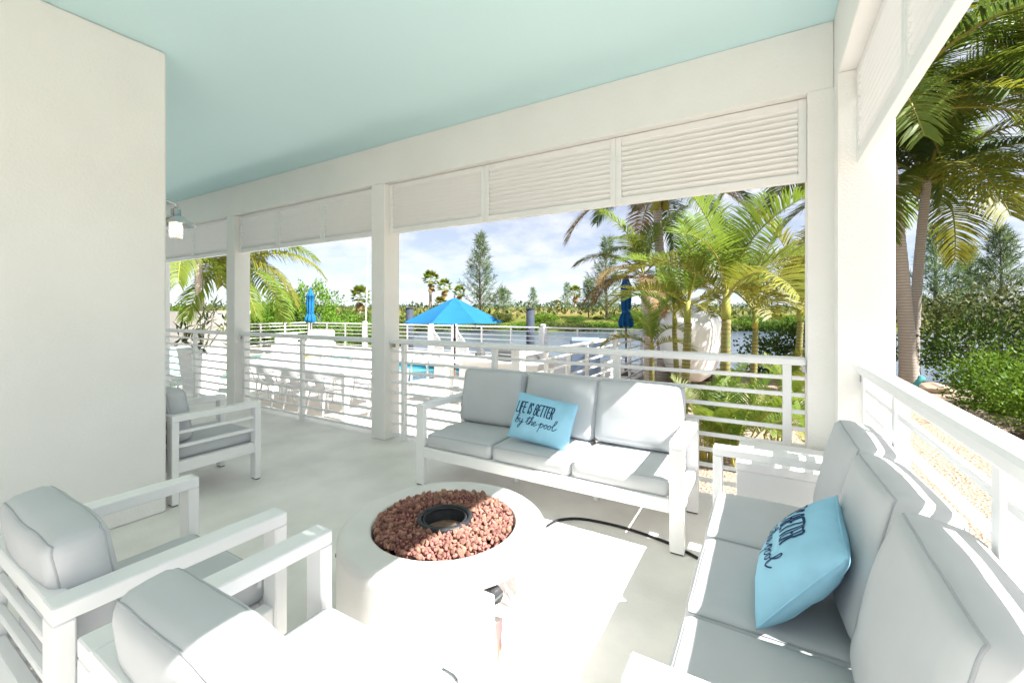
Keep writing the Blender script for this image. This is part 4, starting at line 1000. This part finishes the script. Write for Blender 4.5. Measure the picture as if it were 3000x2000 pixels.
# fan leaf
def fan_mesh(m, seed, dry=False):
    g_ = np.random.default_rng(seed); n = 22; a = np.linspace(-1.9, 1.9, n); P = np.tile([[.55, 0, 0.]], (n, 1)); D = np.stack([np.cos(a), np.sin(a), -.15 - .25 * np.abs(a) / 2], 1); D = unit(D)
    V_, _ = kite(P, D, unit(np.array([[0, 0, 1.]]) + g_.normal(0, .15, (n, 3))), g_.uniform(.38, .5, n), np.full(n, .085))
    pt = np.array([[0, -.012, 0], [.56, -.008, 0], [.56, .008, 0], [0, .012, 0]])
    V_ = np.concatenate([V_, pt]); return np_mesh('fan_leaf', V_, np.arange(len(V_)).reshape(-1, 4), m)
FAN = [fan_mesh('frond', 1), fan_mesh('frond_yellow', 2), fan_mesh('frond_dry', 3)]
def fan_palm(label, base, ztop, rad, seed, nlv=20, skirt=7):
    t = empty('fan_palm', base, 0, label, 'palm tree', 'fan palms beyond the canal'); rn = random.Random(seed); h = ztop - base[2]
    trunk(t, h, rad * .16, rad * .10, (rn.uniform(-.3, .3), 0), 'trunk_coco', 10)
    for i in range(nlv + skirt):
        if i < nlv: e = R(80 - 115 * i / nlv); me = FAN[0 if rn.random() < .6 else 1]; z = h; s_ = rad * rn.uniform(.85, 1.1)
        else: e = R(rn.uniform(-80, -55)); me = FAN[2]; z = h - rn.uniform(0, .6) * rad; s_ = rad * rn.uniform(.7, .95)
        link('fan_leaf', me, t, (0, 0, z), (rn.uniform(-.3, .3), -e, i * 2.4 + rn.uniform(-.3, .3)), (s_,) * 3)

# ------------------------------------------------------------------ planting beside the porch (bay behind the sofa)
def ground_pt(px, d, z=-.47): q_ = at(px, 900, d); return (q_.x, q_.y, z)
def tp(px, py, d): return at(px, py, d)
palm('coconut_palm', 'tall coconut palm whose bare trunk passes behind the right end of the long sofa', ground_pt(1945, 11.0), tp(1923, 560, 11.0), 2.6, 17, ['frond_dark', 'frond_dark', 'frond', 'frond_dark', 'frond_dark', 'frond_dark', 'frond_dry'], 3, .14, .10, COCO_N, grp='coconut palms')
palm('coconut_palm', 'shorter coconut palm with browning fronds beside the dark blue umbrella', ground_pt(1905, 10.2), tp(1885, 800, 10.2), 1.9, 15, ['frond', 'frond', 'frond_yellow', 'frond_dry', 'frond_dry'], 8, .12, .09, COCO_N, False, grp='coconut palms')
def adonidia(label, base_px, top_px, ytop, d, L, nf, seed, mixm=('frond_lime', 'frond', 'frond_yellow'), r=.055):
    b_ = ground_pt(base_px, d); q_ = tp(top_px, ytop, d); t = empty('ornamental_palm', b_, 0, label, 'palm tree', 'ornamental palms outside the porch'); rn = random.Random(seed)
    top = q_ - Vector(b_); h = top.z; n = 44; pts = []; rd = []
    for i in range(n + 1): s_ = i / n; pts.append((top.x * s_, top.y * s_, h * .82 * s_)); rd.append(r * (1.12 - .25 * s_) * (1.10 if i % 2 else .96))
    MB().tube(pts, rd, 10).build('trunk', 'trunk_ring', t, True)
    cs = [(top.x * .82, top.y * .82, h * .82), (top.x * .88, top.y * .88, h * .88), (top.x, top.y, h)]
    MB().tube(cs, [r * .88, r * .98, r * .5], 10).build('crownshaft', 'shaft', t, True)
    for i in range(nf):
        s_ = i / (nf - 1); kit = AREC[mixm[min(2, int(s_ * 2.99))]]; k = min(4, int(s_ * 5)); sc = L * rn.uniform(.85, 1.12)
        link('frond', kit[k], t, (top.x, top.y, top.z - .12 * s_), (rn.uniform(-.2, .2), 0, i * 2.39996 + seed), (sc,) * 3)
adonidia('slender ringed palm with a lush crown, tallest behind the sofa arm', 2118, 2128, 850, 5.6, 1.6, 9, 1, r=.062)
adonidia('slender ringed palm in front of the white boat hull', 2000, 2016, 875, 6.6, 1.45, 8, 2, r=.06)
adonidia('slim ringed palm close to the corner column', 2200, 2214, 900, 6.9, 1.5, 8, 3, ('frond', 'frond_yellow', 'frond_yellow'), r=.05)
adonidia('small young palm left of the boat hull', 1908, 1910, 1000, 7.4, .95, 7, 4, r=.045)
adonidia('leaning ringed palm beside the boat, left of the tall one', 1990, 1975, 905, 7.6, 1.2, 7, 6, r=.045)
adonidia('palm with orange tinted fronds half hidden by the corner column', 2330, 2345, 880, 7.6, 1.8, 10, 7, ('frond_yellow', 'frond_yellow', 'frond'), r=.055)
def areca(label, px, d, L, nf, seed, mixm=('frond_lime', 'frond', 'frond')):
    b_ = ground_pt(px, d); t = empty('areca_clump', b_, 0, label, 'palm plant', 'low palm clumps under the railing'); rn = random.Random(seed)
    for i in range(nf):
        a = rn.uniform(0, 6.28); x, y = .12 * math.cos(a), .12 * math.sin(a); h = rn.uniform(.1, .35)
        link('frond', AREC[mixm[i % 3]][rn.randrange(0, 4)], t, (x, y, h), (rn.uniform(-.2, .2), 0, i * 2.4 + rn.uniform(-.4, .4)), (L * rn.uniform(.7, 1.1),) * 3)
        MB().tube([(x * .6, y * .6, 0), (x, y, h + .02)], .016, 6).build('cane', 'shaft', t, True)
for i, (px, d, L, nf, lb) in enumerate(((2070, 5.3, .85, 9, 'low green palm clump just right of the sofa arm'), (2170, 5.0, .95, 9, 'low palm clump below the tallest ringed palm'), (2265, 5.6, .9, 8, 'low palm clump in the middle of the sandy bed'), (2335, 5.2, .75, 7, 'low yellowing palm clump next to the corner column'), (2130, 6.4, .9, 8, 'palm clump in front of the canal water'), (2300, 7.5, 1.0, 9, 'palm clump at the canal edge near the column'))):
    areca(lb, px, d, L, nf, 40 + i, ('frond_lime', 'frond', 'frond_yellow') if i in (3, 5) else ('frond_lime', 'frond', 'frond'))
shrub('canal_shrub', 'dense green shrub at the canal edge behind the palms, near the column', ground_pt(2350, 12.5), [(0, 0, .7, 1.1, 1.0, .8), (.9, .3, .9, .9, .9, .9), (-.8, 0, .5, .8, .8, .6)], 5000, .12, 'leaf_mid', 71)

# ------------------------------------------------------------------ right side, beyond the railing
palm('coconut_palm', 'stout coconut palm right of the corner column, thicker of the leaning pair', ground_pt(2664, 10.3), tp(2588, 330, 10.3), 4.6, 26, ['frond', 'frond_yellow', 'frond', 'frond_dark', 'frond', 'frond', 'frond_yellow'], 12, .155, .115, COCO_N, grp='coconut palms')
palm('coconut_palm', 'grey leaning coconut palm trunk right of the stouter one', ground_pt(2672, 12.2), tp(2716, 520, 12.2), 4.7, 26, ['frond', 'frond', 'frond_yellow', 'frond_dark', 'frond', 'frond_yellow', 'frond'], 17, .13, .105, COCO_N, grp='coconut palms')
palm('coconut_palm', 'coconut palm at the far right edge whose fronds hang in from above', ground_pt(3120, 10.5), tp(3060, 210, 10.5), 4.6, 22, ['frond_dark', 'frond', 'frond', 'frond', 'frond_dark'], 23, .17, .12, COCO_N, grp='coconut palms')
hl = [(.35 * math.sin(i * 1.7), .52 * i, .45 + .08 * math.sin(i * 2.3), .62, .5, .55 + .1 * math.sin(i * 1.3)) for i in range(9)]
shrub('hedge', 'bright green clipped leafy hedge along the sandy path', (3.95, 8.2, -.47), hl, 16000, .075, 'leaf_lime', 81, 16, cat='hedge')
shrub('mangrove_shrub', 'large dark green shrub thicket behind the hedge', (6.2, 15.2, -.47), [(0, 0, .9, 1.6, 1.4, 1.1), (1.6, .6, 1.1, 1.5, 1.4, 1.3), (-1.4, .8, .8, 1.2, 1.2, 1.0), (3.2, -.4, 1.1, 1.4, 1.3, 1.3), (.6, -1.0, .5, 1.2, .9, .7)], 11000, .12, 'leaf_mid', 82, 14)
shrub('mangrove_shrub', 'olive green shrub mass further back on the right under the pines', (6.6, 20.5, -.47), [(0, 0, 1.2, 2.2, 1.6, 1.5), (2.6, 0, 1.5, 2.0, 1.6, 1.7), (-2.0, .5, 1.0, 1.6, 1.4, 1.2), (4.6, 0, 1.7, 2, 1.7, 1.9)], 10000, .17, 'leaf_olive', 83, 12)
shrub('mangrove_shrub', 'dark shrub at the right edge of the view above the hedge', (7.4, 11.6, -.47), [(0, 0, 1.1, 1.4, 1.6, 1.2), (.6, 1.6, 1.2, 1.4, 1.3, 1.3), (.4, -1.6, 1.0, 1.3, 1.3, 1.1)], 9000, .11, 'leaf_mid', 84, 10)
casuarina('wispy pine right behind the two leaning palm trunks', ground_pt(2745, 25), 7.0, 2.3, 91, 80, 80, .5, .035)
casuarina('broad wispy pine at the right edge of the view', ground_pt(2930, 24), 6.6, 2.8, 92, 90, 80, .5, .035)
casuarina('young wispy pine between the right hand pines', ground_pt(2840, 30), 6.4, 2.4, 93, 70, 70, .55, .04)
# dead branches, rock, spotlight, timber edging
db = MB(); rn = random.Random(6)
c0 = Vector(ground_pt(2745, 11.2)) + Vector((.2, 0, 0))
def branch(mb, p_, d, l, r, dep_):
    e_ = p_ + d * l; md = p_.lerp(e_, .5) + Vector((rn.uniform(-.1, .1), rn.uniform(-.1, .1), rn.uniform(-.1, .15))) * l
    mb.tube([p_, md, e_], [r, r * .75, r * .45], 5)
    if dep_:
        for _ in range(3): branch(mb, p_.lerp(e_, rn.uniform(.4, 1)), (d + Vector((rn.uniform(-.7, .7), rn.uniform(-.7, .7), rn.uniform(-.4, .5)))).normalized(), l * rn.uniform(.45, .75), r * .5, dep_ - 1)
branch(db, c0 + Vector((0, 0, .15)), Vector((1, -.1, .42)).normalized(), 1.7, .045, 3)
branch(db, c0 + Vector((.1, .1, .1)), Vector((.5, .2, .75)).normalized(), 1.1, .03, 3)
branch(db, c0 + Vector((1.2, -.2, .5)), Vector((1, -.1, .1)).normalized(), 1.6, .04, 3)
bl = empty('dead_branches', c0, 0, 'tangle of bare grey branches lying behind the hedge and palm trunks', 'branches'); o = db.build('branch_wood', 'twig', bl, True); o.matrix_parent_inverse = Matrix.Translation(c0).inverted()
rk = Vector(ground_pt(2728, 9.9)); V_, F = rockmesh(77)
def subdiv_rock(V_, F, it=2):
    for _ in range(it):
        key = {}; NV = list(V_); NF = []
        def mid(a, b_):
            k = (min(a, b_), max(a, b_))
            if k not in key:
                q_ = (NV[a] + NV[b_]) / 2; key[k] = len(NV); NV.append(q_ * (1 + .10 * noise.noise(q_ * 2.5)))
            return key[k]
        for a, b_, c in F: ab, bc, ca = mid(a, b_), mid(b_, c), mid(c, a); NF += [(a, ab, ca), (b_, bc, ab), (c, ca, bc), (ab, bc, ca)]
        V_, F = NV, NF
    return V_, F
V2, F2 = subdiv_rock(V_, F); tag(MB().add(V2, F2, Matrix.Diagonal((.36, .3, .24, 1))).build('boulder', 'stone', None, False, loc=(rk.x, rk.y, rk.z + .1)), 'tan boulder at the foot of the leaning palm trunks', 'boulder')
sp_ = empty('garden_spotlight', ground_pt(2690, 9.7), R(40), 'teal garden spotlight on a spike beside the palm trunk', 'spotlight')
MB().tube([(0, 0, 0), (0, 0, .2)], .012, 6).build('spike', 'black_metal', sp_); MB().lathe([(.05, -.1), (.055, .08), (.075, .13), (.07, .14), (.05, .09)], 14, M=Matrix.Translation((0, 0, .26)) @ Matrix.Rotation(R(50), 4, 'Y')).build('head', 'teal', sp_, True)
te = empty('timber_edging', (2.5, 9.15, -.47), R(-4), 'dark timber edging board across the sandy path beside the hedge', 'edging')
for i in range(2): MB().box(.01, .55, -.05, .05, .0, .09, .01).build('timber', 'timber', te, loc=(i * .56, 0, 0))
for i, (px, d) in enumerate(((2620, 8.6),)): pass

# ------------------------------------------------------------------ left side: bushes and palm beyond the wall
palm('coconut_palm', 'yellow green coconut palm on the far left above the planter', ground_pt(590, 17), tp(578, 725, 17), 4.3, 22, ['frond_lime' if False else 'frond_yellow', 'frond_yellow', 'frond', 'frond_yellow', 'frond'], 31, .17, .12, COCO, True, grp='coconut palms')
palm('coconut_palm', 'yellowish coconut palm half hidden behind the left column', ground_pt(690, 19), tp(700, 760, 19), 4.0, 20, ['frond_yellow', 'frond', 'frond_yellow', 'frond'], 35, .16, .12, COCO, False, grp='coconut palms')
BL = [(0, 0, 1.6, 1.9, 1.7, 1.6), (1.4, .5, 2.3, 1.5, 1.4, 1.5), (-1.5, .3, 1.5, 1.5, 1.3, 1.3), (.3, -.8, .9, 1.9, 1.0, 1.0)]
shrub('mangrove_bush', 'tall bright green bush behind the left fence, left of the closed light blue umbrella', ground_pt(850, 25, -.9), BL, 12000, .17, 'leaf_lime', 101, 10, 'bushes beyond the deck')
shrub('mangrove_bush', 'bright green bush behind the fence under the yellow palm', ground_pt(755, 24, -.9), [(0, 0, 1.0, 1.4, 1.3, 1.1), (-1.3, .3, 1.0, 1.3, 1.2, 1.0), (1.2, .2, .8, 1.2, 1.1, .9)], 8000, .16, 'leaf_lime', 102, 8, 'bushes beyond the deck')
shrub('mangrove_bush', 'lower green bush right of the closed light blue umbrella', ground_pt(975, 30, -1.2), [(0, 0, 1.0, 1.9, 1.5, 1.4), (2.2, 0, .9, 1.8, 1.4, 1.2), (-1.9, 0, 1.1, 1.5, 1.3, 1.3)], 8000, .18, 'leaf_lime', 103, 8, 'bushes beyond the deck')
shrub('mangrove_bush', 'green bush beside the middle column in front of the fan palm', ground_pt(1085, 34, -1.2), [(0, 0, 1.0, 2.0, 1.5, 1.5), (2.2, 0, .9, 1.8, 1.4, 1.4), (-2.2, 0, 1.0, 1.8, 1.4, 1.3)], 7000, .2, 'leaf_olive', 104, 8, 'bushes beyond the deck')

# ------------------------------------------------------------------ far bank
rn = random.Random(42); protos = []
for k in range(5):
    lm = [(rn.uniform(-1.5, 1.5), rn.uniform(-.8, .8), rn.uniform(.5, 1.2), rn.uniform(1.0, 1.8), 1.2, rn.uniform(.7, 1.2)) for _ in range(4)]
    protos.append(shrub('bank_bush', 'x', (0, -500 - 9 * k, 0), lm, 2600, .24, ('leaf_mid', 'leaf_lime', 'leaf_olive', 'leaf_mid', 'leaf_lime')[k], 200 + k, 4))
used = set()

for i in range(64):
    px = 500 + i * 30 + rn.uniform(-14, 14); d = rn.uniform(58.8, 61) if i % 3 else rn.uniform(63, 74); k = rn.randrange(5)
    o = protos[k] if k not in used else copy_tree(protos[k]); used.add(k)
    q = ground_pt(px, d, -1.25 if d < 62 else -.2); o.location = q; o.rotation_euler = (0, 0, rn.uniform(0, 6)); s_ = rn.uniform(.75, 1.35); o.scale = (s_ * 1.2, s_ * 1.2, s_ * (.95 if px < 1140 or px > 2600 else .52))
    zone = next(n_ for lim, n_ in ((760, 'far left, behind the boundary wall and yellow palm'), (1000, 'behind the closed light blue umbrella'), (1180, 'behind the middle column'), (1420, 'behind the open blue umbrella'), (1620, 'between the open umbrella and the field fan palm'), (1860, 'left of the closed dark blue umbrella'), (2150, 'behind the boat hull'), (9999, 'at the right, behind the porch corner')) if px < lim)
    tag(o, 'mangrove bush on the far canal bank, ' + zone, 'bush', 'bushes on the far canal bank')
casuarina('tallest pine, standing alone right of the open blue umbrella top', ground_pt(1408, 76, .3), 14.8, 4.6, 301, 75, 70, 1.15, .075)
casuarina('low spreading pine at the foot of the tallest pine', ground_pt(1475, 78, .4), 5.0, 3.4, 302, 36, 55, 1.0, .075)
casuarina('dark pine behind the dark blue umbrella', ground_pt(1778, 68, 0), 13.0, 4.4, 303, 65, 65, 1.1, .075)
casuarina('small thin pine in the field beside the distant fan palm', ground_pt(1662, 120, 1.4), 8.0, 2.6, 304, 36, 40, 1.1, .10)
casuarina('small thin pine alone in the middle of the field', ground_pt(1562, 130, 1.5), 7.0, 2.3, 305, 34, 36, 1.1, .10)
casuarina('pine left of the dark blue umbrella behind the bushes', ground_pt(1725, 72, .1), 6.5, 3.0, 306, 40, 55, 1.0, .08)
for (px, py, d, rad, lb) in ((1262, 800, 90, 2.2, 'tallest fan palm of the three left of the lone pine'), (1302, 822, 88, 2.1, 'middle fan palm with a brown skirt left of the lone pine'), (1346, 838, 95, 1.9, 'small fan palm next to the lone pine'), (1055, 850, 60, 1.8, 'dark fan palm beside the middle column'), (1686, 838, 100, 2.0, 'fan palm with a brown skirt out in the field'), (1633, 872, 130, 1.4, 'tiny distant fan palm in the field'), (1290, 872, 84, 1.7, 'low fan palm under the middle fan palm')):
    b_ = ground_pt(px, d, .2 if d > 70 else -.6); fan_palm(lb, b_, at(px, py + 18, d).z, rad, int(px))
# far tree line and scrub on the fields: one mass each
g_ = np.random.default_rng(9); n = 9000; r_ = g_.uniform(-330, 380, n); d_ = g_.uniform(225, 275, n)
hh = 2.2 + 1.2 * np.sin(r_ * .05) * np.sin(r_ * .017 + 1) + .9 * np.sin(r_ * .31); z = 2.6 + g_.random(n) ** .8 * hh
P = np.stack([CS * r_ - SN * d_, SN * r_ + CS * d_, z], 1)
D = unit(g_.normal(size=(n, 3)) + [[0, 0, .6]]); V_, Q_ = kite(P, D, unit(g_.normal(size=(n, 3)) + [[.4, -1, .6]]), g_.uniform(.9, 2.0, n), g_.uniform(.6, 1.2, n))
tag(link('distant_wood', np_mesh('distant_wood', V_, Q_, 'far_tree')), 'distant low tree line along the horizon', 'trees', None, 'stuff')
n = 9000; d_ = 66 + 130 * g_.random(n) ** 1.8; r_ = g_.uniform(-1.0, 1.25, n) * d_; cl = np.sin(r_ * .21) * np.sin(d_ * .16 + r_ * .05) + .25 * g_.normal(size=n); ok = cl > .05; d_, r_ = d_[ok], r_[ok]; n = len(d_)
zg = np.interp(d_, [60, 66, 80, 110, 150, 250], [-.7, -.2, .8, 1.25, 1.85, 3.4]); P = np.stack([CS * r_ - SN * d_, SN * r_ + CS * d_, zg - .1 + g_.random(n) * .7], 1)
V_, Q_ = kite(P, unit(g_.normal(0, .5, (n, 3)) + [[0, 0, 1.]]), unit(g_.normal(size=(n, 3)) + [[.5, -.8, .5]]), g_.uniform(.5, 1.3, n), g_.uniform(.3, .7, n))
tag(link('field_scrub', np_mesh('field_scrub', V_, Q_, 'leaf_olive')), 'low yellow green scrub scattered over the field', 'scrub', None, 'stuff')
